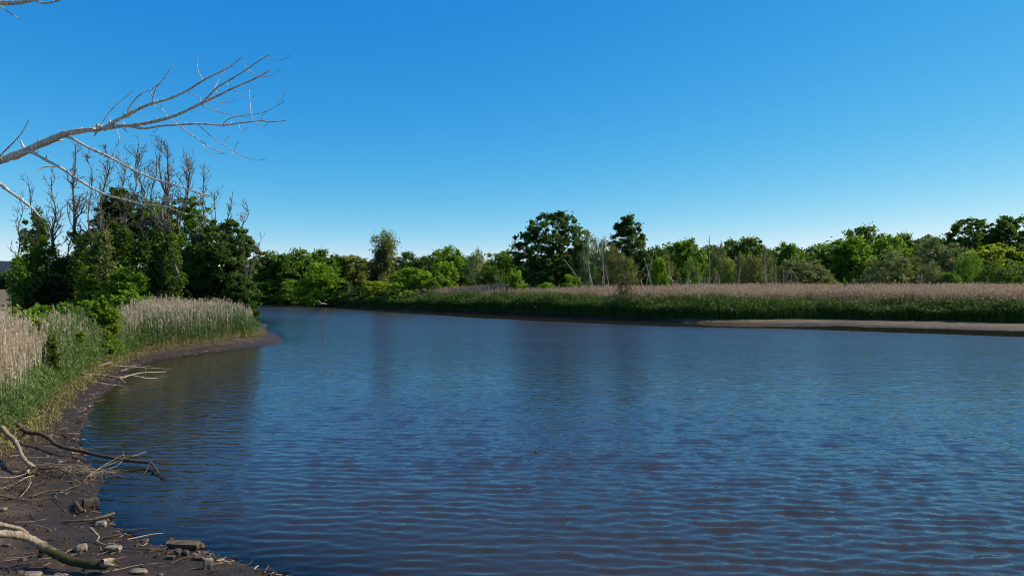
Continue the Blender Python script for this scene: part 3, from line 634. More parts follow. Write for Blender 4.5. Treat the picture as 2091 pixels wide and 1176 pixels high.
# tall ivy-clad tree with its leaning partner
def ivy_tree(name, px, top, w, Y, color, label, seed, z0=.3, dead=True, lean=0, nbr=9, leaf=.26, dens=1.0, upto=1.0, base=None):
    nbr = int(nbr * 1.8)
    """trunk clad in hanging climber, ragged outline"""
    rg = np.random.default_rng(seed); Xw = (px - CX) * Y / FPX; g = gz(Xw, Y); H = CAMH + (HY - top) * Y / FPX - g; W = w * Y / FPX
    mb = MB(); P = np.array([(lean * H * u + rg.normal(0, .012 * H) * (u > 0), rg.normal(0, .01 * H), H * u - .2) for u in np.linspace(0, 1, 8)])
    S = spline(P, 3); tube(mb, S, np.linspace(H * .02 + .06, .03, len(S)), 7, rough=.08, rg=rg)
    Cs = []
    for u in np.linspace(.03, upto * .95, int(46 * dens)):
        c = np.array([np.interp(u, np.linspace(0, 1, 8), P[:, q]) for q in range(3)])
        ww = W * .5 * (.55 + .45 * math.sin(u * 9 + seed)) * (1.1 - .5 * u) * min(1, (1.05 - u) * 5)
        for k in range(2): Cs.append(c + rg.normal(0, 1, 3) * (ww * .45, ww * .45, .3))
    for k in range(nbr):
        u = rg.uniform(.25, .88); b = np.array([np.interp(u, np.linspace(0, 1, 8), P[:, q]) for q in range(3)]); a = rg.uniform(0, 6.28)
        e = b + np.array([math.cos(a) * W * .5, math.sin(a) * W * .5, rg.uniform(-.02, .12) * H])
        tube(mb, spline([b, (b + e) / 2 + (0, 0, .03 * H), e], 3), np.linspace(.06, .015, 7), 5, rg=rg); Cs.append(e); Cs.append((b + e) / 2)
    C = np.array(Cs); n = len(C); per = int(55 * dens)
    D = rg.normal(size=(n, per, 3)) * (W * .07 + .14); D[..., 2] = D[..., 2] * 1.25 - np.abs(rg.normal(0, .35, (n, per)))
    L = (C[:, None] + D).reshape(-1, 3); L[:, 2] = np.maximum(L[:, 2], .05)
    V, F = leaves(L, leaf, rg, .2); T = np.clip(np.repeat(rg.uniform(.1, .85, n), per) + rg.normal(0, .12, n * per), 0, 1)
    return place_tree(name, (mb.mesh('trunk', M_bark, True), mkmesh('crown', V, F, M_leaf, np.repeat(T, 4))), (Xw, Y, g - .05), (1, 1, 1), 0, color, label, 'tree')
ivy_tree('ivy_clad_tree', 786, 468, 48, 132, (.17, .19, .07), 'tall narrow ivy-clad tree standing above everything left of the big oak', 201, lean=.02)
ivy_tree('ivy_clad_tree', 742, 482, 30, 133, (.06, .08, .03), 'dark trunk leaning right into the tall ivy-clad tree', 202, lean=.36, upto=.85, nbr=4)
# wispy sapling in front of the pointed tree
rg = np.random.default_rng(303); mb = MB()
px_, Y_ = 1266, 86; Xw = (px_ - CX) * Y_ / FPX; g = gz(Xw, Y_); H = 5.4
tube(mb, spline([(0, 0, -.2), (.1, 0, 1.2), (0, .1, 2.4), (.35, 0, 3.8), (.6, 0, H)], 3), np.linspace(.1, .015, 13), 6)
LV = []
for k in range(90):
    u = rg.uniform(.2, .95); a = rg.uniform(0, 6.28); L_ = (1.1 - u * .6) * rg.uniform(1.0, 2.4); b = np.array([.5 * u, 0, H * u * .95])
    e = b + np.array([math.cos(a) * L_ + .35, math.sin(a) * L_, L_ * rg.uniform(-.1, .8)])
    S = spline([b, (b + e) / 2 + (0, 0, .15), e], 3); tube(mb, S, np.linspace(.018, .006, len(S)), 3)
    LV.append(S[rg.integers(2, len(S), 16)] + rg.normal(0, .16, (16, 3)))
V, F = leaves(np.vstack(LV), .13, rg)
place_tree('sapling', (mb.mesh('trunk', M_bark, True), mkmesh('crown', V, F, M_leaf_grey, rg.uniform(0, 1, len(V)))), (Xw, Y_, g), (1, 1, 1), 0, (.11, .10, .035), 'wispy olive brown sapling standing alone in the green reed wall', 'tree')

# ------------------------------------------------------------ woodland masses behind
def wood_mass(name, label, segs, Y, thick, color, seed, leaf=.55, per_m=2.6):
    """segs: (px, top) skyline of the mass"""
    rg = np.random.default_rng(seed); px = np.array([s[0] for s in segs], float); tp = np.array([s[1] for s in segs], float)
    x0, x1 = (px[0] - CX) * Y / FPX, (px[-1] - CX) * Y / FPX; n = int((x1 - x0) * per_m)
    cx = rg.uniform(x0, x1, n * 3); cy = Y + rg.uniform(0, thick, len(cx)); pxx = cx / Y * FPX + CX
    H = CAMH + (HY - np.interp(pxx, px, tp)) * Y / FPX - .6; H = H * (1 + .1 * fbm(cx * .25, cy * .25, seed)); cz = H * rg.uniform(.08, .93, len(cx)) ** .8
    C = np.stack([cx, cy, cz], -1); per = 46
    D = rg.normal(size=(len(C), per, 3)); D /= np.linalg.norm(D, axis=2)[..., None]; D *= rg.uniform(.3, 1, (len(C), per))[..., None] ** .5 * 1.7; D[..., 2] *= .7
    L = (C[:, None] + D).reshape(-1, 3) + (0, 0, .8); V, F = leaves(L, leaf, rg); T = np.clip(np.repeat(rg.uniform(.1, .9, len(C)), per) + rg.normal(0, .1, len(L)), 0, 1)
    o = link(name, mkmesh(name, V, F, M_leaf, np.repeat(T, 4))); o.color = (*color, 1); tag(o, label, 'woodland', kind='stuff')
wood_mass('woodland', 'continuous dark wood behind the single trees of the far bank',
          [(520, 545), (600, 532), (720, 540), (860, 535), (1000, 535), (1200, 522), (1350, 508), (1500, 503), (1620, 512), (1700, 510), (1850, 495), (1950, 480), (2150, 478)], 172, 14, (.045, .08, .022), 61)
wood_mass('distant_woodland', 'low distant line of trees below the hill at the left edge', [(-220, 560), (-60, 556), (30, 559), (140, 562)], 330, 12, (.05, .085, .05), 62, .8, 2.0)
# hill with brown cliffs at the far left
rg = np.random.default_rng(5); hx = np.linspace(-1500, -440, 160); hy = np.linspace(0, 1, 26)
HX, HU = np.meshgrid(hx, hy); top_ = np.interp(hx, [-1500, -900, -640, -600, -560, -440], [48, 40, 33, 30, 12, -6]) * (1 + .08 * fbm(hx * .02, hx * 0, 4)) + 1.5 * fbm(hx * .1, hx * 0, 6)
HZ = np.interp(HU, [0, .25, .45, .6, 1], [-2, .35, .92, 1, .9]) ; HZ = np.where(HZ > 0, HZ * top_[None, :], -2); HYY = 820 + HU * 260 + 14 * fbm(HX * .03, HU * 6, 8)
nx = len(hx); ii, jj = np.meshgrid(np.arange(25), np.arange(nx - 1), indexing='ij')
F = np.stack([ii * nx + jj, ii * nx + jj + 1, (ii + 1) * nx + jj + 1, (ii + 1) * nx + jj], -1).reshape(-1, 4)
m, N, L, p = newmat('hazy_hill_forest'); c = coord(N, L, (.06, .06, .02)); n1 = node(N, 'ShaderNodeTexNoise', Scale=1.0, Detail=6.0, Roughness=.7); L.new(c, n1.inputs[0])
r = ramp(N, [(.35, (.005, .012, .030)), (.6, (.008, .018, .036)), (.68, (.03, .028, .04)), (.75, (.05, .04, .045))]); L.new(n1.outputs['Fac'], r.inputs[0]); L.new(r.outputs[0], p.inputs['Base Color']); p.inputs['Roughness'].default_value = 1  # blue of distant haze put into the forest and cliff colours
b = node(N, 'ShaderNodeBump', Strength=1, Distance=6); L.new(n1.outputs['Fac'], b.inputs['Height']); L.new(b.outputs[0], p.inputs['Normal'])
tag(link('hill', mkmesh('hill', np.stack([HX, HYY, HZ], -1), F, m, smooth=True)), kind='structure')

# ------------------------------------------------------------ snags on the far bank
FARP = np.array([(p[0], G(*p)[1] + float(mudw(G(*p)[0]))) for p in far_px])
def snag(px0, py0, px1, py1, Y, label, w=3.2, group=None, twigs=0, name='dead_tree'):
    rg = np.random.default_rng(int(px0 * 7 + py1)); Y = max(Y, float(np.interp(px0, FARP[:, 0], FARP[:, 1])) + 5); a = at(px0, py0, Y); b = at(px1, py1, Y); g = gz(a[0], Y)
    d = (b - a) / max(b[2] - a[2], .1); a = a + d * (g - .2 - a[2])
    mid = [(a + (b - a) * u + rg.normal(0, .05, 3) * (1, 1, 0)) for u in (.25, .5, .75)]
    S = spline([a] + mid + [b], 3); r = .72 * w * Y / FPX / 2; o = a.copy(); mb = MB()
    tube(mb, S - o, np.linspace(r * 1.15, r * .55, len(S)), 7, rough=.15, cap=True, rg=rg)
    for k in range(3 + twigs):
        u = rg.uniform(.45, .97); q = np.array([np.interp(u, np.linspace(0, 1, len(S)), S[:, j]) for j in range(3)]) - o; l_ = rg.uniform(.25, .6) if not twigs else rg.uniform(.5, 1.5) * (1.3 - u)
        e = q + np.array([rg.choice([-1, 1]) * l_, rg.normal(0, .3) * l_, l_ * rg.uniform(.4, 1.3)]); tube(mb, spline([q, (q + e) / 2 + rg.normal(0, .06, 3), e], 2), np.linspace(r * .35, r * .12, 5), 4, rg=rg)
    t = link(name, mb.mesh(name, M_snag, True), None, tuple(o)); tag(t, label, 'dead tree', group)
SN = [
 (1000, 601, 995, 579, 100, 'short pale stump post left of the biggest oak, alone in the reeds', 3, 0),
 (1015, 590, 1011, 561, 112, 'thin forked dead stem right of the short pale stump post', 2, 4),
 (1024, 592, 1021, 563, 114, 'thin bare stem beside the light green sapling', 2, 4),
 (1178, 570, 1146, 522, 112, 'dead tree trunk leaning left under the right side of the biggest oak', 1.8, 4),
 (1183, 572, 1152, 530, 107, 'second left-leaning dead trunk just right of the first', 2.6, 3),
 (1210, 606, 1200, 522, 98, 'tall white birch trunk leaning slightly right, tallest of its pair', 3.6, 2),
 (1205, 606, 1204, 545, 97, 'straight pale stem close beside the tall white birch trunk', 2.6, 1),
 (1193, 602, 1190, 578, 97, 'short forked grey stake left of the white birch pair', 2.4, 1),
 (1233, 585, 1230, 488, 108, 'long white birch stem between the big oak and the pointed tree', 3.2, 5),
 (1241, 575, 1236, 540, 107, 'bent pale stem right of the long white birch stem', 2.2, 1),
 (1255, 545, 1246, 474, 118, 'bare twiggy treetop in the gap left of the pointed tree', 1.8, 12),
 (1231, 593, 1230, 565, 98, 'short white stake below the long white birch stem', 2.8, 0),
 (1223, 597, 1223, 580, 96, 'low grey stake right of the white birch pair', 2.2, 0),
 (1311, 603, 1309, 570, 88, 'white post near the wispy sapling on its right', 3.4, 0),
 (1335, 596, 1315, 526, 96, 'long white trunk leaning left in front of the bright narrow tree', 3, 2),
 (1326, 555, 1335, 517, 100, 'pale stem leaning right that crosses behind the long leaning trunk', 2, 2),
 (1337, 604, 1337, 581, 86, 'squat white post at the foot of the long leaning trunk', 3.2, 0),
 (1347, 600, 1343, 579, 88, 'grey post leaning left beside the squat white post', 2.6, 0),
 (1362, 592, 1366, 578, 96, 'low grey stake right of the leaning grey post', 2, 0),
 (1377, 591, 1364, 543, 98, 'white trunk leaning left before the domed green tree', 3.2, 1),
 (1381, 591, 1377, 573, 98, 'short stake touching the left-leaning white trunk', 2.4, 0),
 (1387, 591, 1383, 576, 99, 'leaning short stake, third in the row under the domed tree', 2, 0),
 (1390, 591, 1389, 580, 98, 'lowest stake of the row under the domed tree', 2.2, 0),
 (1396, 590, 1388, 567, 98, 'pale stake leaning left in the middle of the row', 2.8, 0),
 (1400, 591, 1409, 549, 98, 'white trunk leaning right with small leafy top beside the row', 2.8, 1),
 (1401, 588, 1401, 570, 100, 'upright stake crossing behind the right-leaning trunk', 2, 0),
 (1411, 590, 1409, 573, 97, 'thick stake just right of the right-leaning white trunk', 3.2, 0),
 (1413, 590, 1412, 578, 97, 'short thin stake against the thick stake', 2, 0),
 (1428, 590, 1427, 557, 98, 'tall upright white post between the row and the bare-topped stem', 2.8, 0),
 (1434, 590, 1434, 569, 98, 'mid height post right of the tall upright white post', 2.4, 0),
 (1438, 590, 1439, 567, 98, 'thin post left of the bare-topped stem', 2.2, 0),
 (1448, 585, 1449, 482, 110, 'very tall pale stem with bare top poking above the skyline', 2.6, 9),
 (1446, 590, 1446, 570, 97, 'short post at the foot of the very tall pale stem', 2.2, 0),
 (1459, 586, 1458, 573, 100, 'low post right of the very tall pale stem', 2.2, 0),
 (1462, 575, 1461, 548, 108, 'slim pale stem in front of the olive birch', 2, 1),
 (1470, 582, 1467, 558, 106, 'forked pale stem below the yellow-green drooping birch', 2.4, 2),
 (1506, 584, 1512, 541, 102, 'white leaning stake below the grey-green birch', 3, 1),
 (1565, 580, 1560, 524, 108, 'long white trunk of the sparse birch left of the willow dome', 3.2, 3),
 (1578, 582, 1574, 566, 104, 'short leaning pole left of the willow dome', 2, 0),
 (1584, 582, 1584, 556, 103, 'white pole at the left edge of the willow dome', 2.2, 0),
 (1598, 581, 1600, 552, 103, 'white pole before the middle of the willow dome', 2.4, 1),
 (1601, 578, 1612, 551, 104, 'pole leaning right across the willow dome', 2, 1),
 (1617, 582, 1616, 556, 104, 'upright pole before the right half of the willow dome', 2, 0),
 (1627, 582, 1627, 563, 103, 'shorter upright pole right of the others at the willow dome', 2.4, 0),
 (1878, 580, 1874, 561, 108, 'left one of two white trunks under the olive willow', 2.6, 1),
 (1882, 580, 1881, 556, 108, 'right one of two white trunks under the olive willow', 3, 1),
 (1987, 579, 1981, 566, 108, 'small pale stem leaning left at the foot of the light birch', 2.2, 0),
 (2016, 580, 2016, 564, 106, 'single grey post before the rounded bushes at the right', 2.2, 0),
 (712, 589, 711, 580, 128, 'tiny pale post on the open grass left of the tall ivy-clad tree', 2.2, 0),
]
for (a, b_, c_, d_, Y, lb, w, tw) in SN: snag(a, b_, c_, d_, Y, lb, w, None, tw)

# ------------------------------------------------------------ bare trees of the grove
def dead_tree(px0, pxt, top, Y, label, seed, w=6, spread=.2, nb=11, tw=1.0, leafy=None, name='bare_tree', lowbranch=.35, color=DK):
    """thin upright bare tree with wriggling branches; leafy=(z_low, z_high, radius, density)"""
    rg = np.random.default_rng(seed); X0 = (px0 - CX) * Y / FPX; g = gz(X0, Y); H = CAMH + (HY - top) * Y / FPX - g; dx = (pxt - px0) * Y / FPX; r0 = w * Y / FPX / 2
    mb = MB()
    def wiggle(a, d, L_, n, amp, trop):
        P = [a]; d = d / np.linalg.norm(d)
        for k in range(n):
            d = d + rg.normal(0, amp, 3) + np.array([0, 0, trop]); d /= np.linalg.norm(d); P.append(P[-1] + d * L_ / n)
        return np.array(P)
    tr_ = np.array([(dx * u ** 1.2 + rg.normal(0, .02 * H) * (0 < u < 1), rg.normal(0, .015 * H), H * u - .2 * (u == 0)) for u in np.linspace(0, 1, 9)])
    S = spline(tr_, 3); tube(mb, S, r0 * np.linspace(1, .16, len(S)) ** .9, 7, rough=.08, rg=rg)
    def child(P, r, L_, level):
        m = 5 if level == 1 else 4
        Q = spline(P, 2); tube(mb, Q, np.linspace(r, r * .35, len(Q)), m, rg=rg)
        if level >= 3: return
        for k in range(rg.integers(3, 6) if level == 1 else rg.integers(2, 4)):
            u = rg.uniform(.25, .95); i = u * (len(Q) - 1); a = Q[int(i)]; d = Q[min(int(i) + 1, len(Q) - 1)] - Q[max(int(i) - 1, 0)]; d /= np.linalg.norm(d) + 1e-9
            o = rg.normal(0, 1, 3); o -= d * o.dot(d); o /= np.linalg.norm(o); l2 = L_ * rg.uniform(.25, .5)
            child(wiggle(a, d * .8 + o * .8, l2, 5, .38, .2), max(r * .6, .015), l2, level + 1)
    for k in range(int(nb * 1.8)):
        u = rg.uniform(lowbranch, .96); a = np.array([np.interp(u, np.linspace(0, 1, 9), tr_[:, q]) for q in range(3)]); az = rg.uniform(0, 6.28)
        L_ = H * spread * rg.uniform(.5, 1.2) * (1.15 - .4 * u); el = rg.uniform(.75, 1.3)
        child(wiggle(a, np.array([math.cos(az) * math.cos(el), math.sin(az) * math.cos(el), math.sin(el)]), L_, 7, .26, .2), r0 * (1 - .7 * u) * .45 + .01, L_, 1)
    parts = [mb.mesh('trunk', M_dead, True)]
    if leafy is None: leafy = (.0, .5, .6, 85)
    if leafy:
        zl, zh, rad, n = leafy; m = int(n); C = []
        for k in range(m):
            u = rg.uniform(zl, zh); c = np.array([np.interp(u, np.linspace(0, 1, 9), tr_[:, q]) for q in range(3)]); rr = rad * (1.15 - .55 * (u - zl) / (zh - zl)) * (1 + .4 * math.sin(u * 31 + seed))
            a = rg.uniform(0, 6.28); q = rr * math.sqrt(rg.uniform()); C.append(c + np.array([math.cos(a) * q, math.sin(a) * q, 0]))
        C = np.array(C); per = 34; D = rg.normal(0, .27, (m, per, 3)); L = (C[:, None] + D).reshape(-1, 3); L[:, 2] = np.maximum(L[:, 2], .1)
        V, F = leaves(L, .2, rg, .2); T = np.clip(np.repeat(rg.uniform(.05, .9, m), per) + rg.normal(0, .12, m * per), 0, 1); parts.append(mkmesh('ivy', V, F, M_leaf, np.repeat(T, 4)))
    return place_tree(name, parts, (X0, Y, g - .05), (1, 1, 1), 0, color, label, 'tree', parts=('trunk', 'ivy'))
BT = [
 (45, 38, 393, 70, 'leftmost bare tree of the grove with three thin upright arms', 4.5, .17, 9, (.0, .35, 1.6, 110), MD),
 (84, 60, 352, 76, 'slim bare tree with its thin top above the leftmost ivy column', 4, .13, 9, (.0, .25, 1.2, 60), DK),
 (126, 104, 354, 72, 'dark bare trunk leaning left, left of the thick ivy column', 6, .17, 14, (.0, .45, 1.2, 120), DK),
 (137, 140, 405, 78, 'short bare stem between the leaning dark trunk and the thick ivy column', 4, .12, 9, (.1, .6, .8, 60), DK),
 (161, 153, 288, 72, 'thick ivy-wrapped trunk whose twin bare tops stand above the left part of the grove', 8.5, .14, 14, (.0, .62, 1.25, 330), DK),
 (172, 171, 300, 75, 'thin bare pole just right of the thick ivy-wrapped trunk', 4, .10, 9, None, DK),
 (195, 189, 375, 67, 'pale thin bare stem with fine twigs left of the dark round crown', 3, .14, 12, None, DK),
 (213, 211, 286, 70, 'tall bare tree with a few hanging leaves near its top, beside the round crown', 6, .14, 14, (.55, .9, .5, 22), GY),
 (236, 246, 312, 76, 'bare tree forking just behind the dark round crown', 5, .15, 12, None, DK),
 (258, 279, 284, 73, 'bare tree leaning right, rising from the dark round crown', 5.5, .15, 14, None, DK),
 (293, 295, 298, 69, 'bare tree with many crooked twigs in the middle of the grove', 5.5, .15, 14, (.0, .3, 1.4, 110), DK),
 (312, 318, 300, 75, 'crooked bare tree behind the middle of the grove', 5, .14, 12, None, DK),
 (332, 326, 279, 70, 'tallest bare tree of the grove, its tip the highest twig of all', 6, .13, 14, (.62, .85, .7, 40), OL),
 (346, 345, 284, 68, 'thick bare trunk reaching from the reeds to the skyline right of the tallest one', 8.5, .14, 15, (.05, .3, .8, 60), DK),
 (368, 379, 304, 70, 'wide forked bare tree with its crown just right of the tallest ones', 6, .18, 14, None, DK),
 (405, 417, 326, 72, 'slender bare tree standing over the bright green crown', 5, .11, 13, None, DK),
 (428, 437, 376, 74, 'low crooked bare tree just behind the large dark crown', 4, .12, 11, None, DK),
 (471, 476, 382, 74, 'bare forked tree poking out of the top of the large dark crown', 5, .13, 10, None, DK),
 (476, 499, 398, 73, 'right leaning bare tree, last one above the large dark crown', 4.5, .13, 9, None, DK),
 (488, 531, 487, 70, 'bare crooked limb tree at the right end of the grove', 3.5, .22, 6, None, DK),
]
for i, (a, b_, top, Y, lb, w, spd, nb, lf, col) in enumerate(BT): dead_tree(a, b_, top + 7, Y - (6 if i % 2 else 1), lb, 400 + i, w, spd, nb, lf, color=col, lowbranch=.45)
def grove(name, kind_prof, px, top, w, Y, color, label, seed, z0f=.05, nc=150, per=110, leaf=.19, crf=.11, cat='tree', wood=None, **k):
    rg = np.random.default_rng(seed); Xw = (px - CX) * Y / FPX; g = gz(Xw, Y); H = CAMH + (HY - top) * Y / FPX - g; W = w * Y / FPX * 1.12; nc = int(nc * 1.7); per = int(per * .75)
    me = make_tree(rg, W, H, max(H * z0f, .15), kind_prof, nc, per, leaf, .8 * max(min(W, H), max(W, H) * .5) * crf, H * .02 + .03, wood or M_bark, M_leaf, nlimb=26, lob=.3, **k)
    return place_tree(name, me, (Xw, Y, g - .05), (1, 1, 1), 0, color, label, cat)
grove('ivy_clad_tree', 'open', 75, 424, 46, 73, MD, 'leafy ivy column with hanging strands, left of the leaning dark trunk', 501, nc=85, per=90, crf=.09, droop=.6)
grove('round_tree', 'oak', 241, 378, 92, 73, (.05, .09, .02), 'dark round crown high in the middle of the grove', 502, z0f=.35, nc=150, crf=.085)
grove('green_tree', 'open', 226, 462, 96, 76, MD, 'dark green tree below and left of the round crown', 503, nc=150, z0f=.1)
grove('green_tree', 'open', 318, 402, 84, 78, BR, 'broken dark crown behind the crooked bare trunks', 504, z0f=.35, nc=70)
grove('green_tree', 'oak', 376, 398, 108, 76, (.11, .20, .024), 'brighter green crown behind the thick bare trunk', 505, z0f=.12, nc=190, crf=.075)
grove('dark_tree', 'oak', 452, 448, 132, 68, (.08, .13, .045), 'large dark dense tree at the right end of the grove', 506, z0f=.1, nc=330, per=120, crf=.07, surf=.68)
grove('green_bush', 'shrub', 492, 560, 76, 63, (.05, .095, .025), 'spreading foliage over the reeds at the right foot of the large dark tree', 507, nc=110, cat='bush')
grove('green_bush', 'shrub', 150, 520, 104, 76, MD, 'dark leafy thicket around the foot of the thick ivy column', 508, nc=150, cat='bush')
grove('green_bush', 'shrub', 62, 520, 84, 78, MD, 'leafy thicket at the left edge of the grove', 509, nc=140, cat='bush')
grove('green_bush', 'shrub', 110, 560, 100, 67, (.028, .052, .014), 'dark low thicket in front of the leaning dark trunk', 510, nc=150, cat='bush')
grove('green_bush', 'shrub', 192, 515, 62, 66, YG, 'yellowish leafy bush in front of the dark tree, left of the bright bush', 511, nc=80, cat='bush')
grove('green_bush', 'shrub', 258, 548, 104, 62, BR, 'bright green bush in front of the grove behind the reeds', 512, nc=150, cat='bush')
grove('green_bush', 'shrub', 205, 575, 110, 66, MD, 'dark low bush behind the bright green bush', 513, nc=120, cat='bush')
grove('green_bush', 'shrub', 330, 545, 84, 72, OL, 'dark undergrowth bush at the foot of the crooked bare trunks', 514, nc=130, cat='bush')
grove('green_bush', 'shrub', 372, 505, 56, 70, BR, 'light green narrow bush right of the thick bare trunk', 515, nc=90, cat='bush')
grove('green_bush', 'shrub', 400, 560, 90, 66, (.025, .045, .012), 'shaded low bush left under the large dark tree', 516, nc=110, cat='bush')
grove('green_bush', 'birch', 268, 480, 48, 80, GY, 'pale slim leafy tree between round crown and crooked bare trunks', 517, nc=90, cat='tree')
# lower green belt between reeds and grove
for i, (px, top, w, Y, c, lb) in enumerate([
 (15, 626, 100, 43, YG, 'low leafy vine mound at the left edge behind the tan reeds'), (75, 622, 84, 44, BR, 'low green vine mound second from the left behind the tan reeds'),
 (135, 620, 76, 46, MD, 'low green vine mound left of the tall yellow-green sapling bush'), (172, 612, 50, 48, BR, 'leafy vine mound touching the tall yellow-green sapling bush'),
 (262, 590, 60, 52, BR, 'light green bush just right behind the tall yellow-green sapling bush'), (300, 604, 60, 56, MD, 'green low bush at the left end of the spit reeds')]):
    grove('vine_mound', 'shrub', px, top, w, Y, c, lb, 530 + i, nc=70, per=100, leaf=.16, cat='bush', crf=.16)
grove('sapling_bush', 'shrub', 209, 603, 62, 38, (.15, .23, .022), 'tall yellow-green sapling bush growing out of the reeds at the bay corner', 540, nc=75, per=90, leaf=.13, crf=.16, z0f=.12, cat='bush')
grove('sapling_bush', 'shrub', 214, 690, 34, 36, (.13, .19, .025), 'lower part-bare bush at the foot of the tall yellow-green sapling bush', 541, nc=34, per=60, leaf=.12, crf=.18, cat='bush')
grove('sapling_bush', 'shrub', 108, 668, 30, 27, (.11, .16, .03), 'small yellowish leafy shrub among the near reeds left of the bay corner', 542, nc=26, per=60, leaf=.10, crf=.2, cat='bush')
grove('sapling_bush', 'shrub', 165, 672, 26, 33, (.16, .22, .03), 'small bright shrub among the reeds just left of the tall sapling bush', 543, nc=20, per=60, leaf=.10, crf=.2, cat='bush')
grove('sapling_bush', 'shrub', 276, 680, 44, 43, (.11, .22, .025), 'low bright green leaves at the foot of the spit reeds by the bay corner', 544, nc=22, per=60, leaf=.11, crf=.2, cat='bush')

# ------------------------------------------------------------ overhanging dead tree on the near bank
Z1 = 3.36
def zz(x, y, off=0): return (x / Z1, y / Z1 + off)
def px_tube(mb, pts, Y0, Y1, w0, w1, sides=7, rg_=np.random.default_rng(9), k=4, wig=.15):
    """pts in photo pixels traced at a depth running from Y0 to Y1; widths in photo pixels"""
    Ys = np.linspace(Y0, Y1, len(pts)); P = np.array([at(p[0], p[1], y) for p, y in zip(pts, Ys)])
    S = spline(P, k); n = len(S); Yi = np.linspace(Y0, Y1, n); w = np.linspace(w0, w1, n) * Yi / FPX / 2
    w = w * (1 + wig * rg_.uniform(-1, 1, n)); tube(mb, S, w, sides, rough=.1, rg=rg_); return S
base = np.array([-8.9, 9.6, gz(-8.9, 9.6) - .3])
root = empty('overhanging_dead_tree', tuple(base), 'bleached dead tree reaching its bare boughs over the near bank from the left', 'dead tree')
def bough(specs, name='branch', mat=None):
    mb = MB()
    rs = np.random.default_rng(len(specs) + 3)
    for s in specs:
        S = px_tube(mb, *s)
        if s[3] > 3:                                   # broken stubs and knots along the thicker limbs
            for k in range(int(len(S) * .35)):
                i = int(rs.integers(2, len(S) - 2)); r_ = np.interp(i, [0, len(S)], [s[3], s[4]]) * 8.5 / FPX / 2; d = rs.normal(size=3) * (1, .5, 1); d /= np.linalg.norm(d)
                L_ = r_ * rs.uniform(1.6, 4.0); tube(mb, spline([S[i], S[i] + d * L_ * .6, S[i] + d * L_ + (0, 0, .01)], 2), np.linspace(r_ * .55, r_ * .2, 5), 5, rough=.2, cap=True, rg=rs)
    V = np.vstack(mb.V) - base; mb.V = [V]; o = link(name, mb.mesh(name, M_near, True), root); return o
mb = MB(); P = np.array([base, (-8.85, 9.6, 2.6), (-8.75, 9.45, 4.4), (-8.9, 9.5, 6.2), (-8.7, 9.6, 8.3), (-8.8, 9.8, 10.5)]) - base
S = spline(P, 5); tube(mb, S, np.linspace(.26, .07, len(S)), 12, rough=.06, cap=True); link('trunk', mb.mesh('trunk', M_near, True), root)
z = lambda L_, o=0: [zz(a, b, o) for a, b in L_]
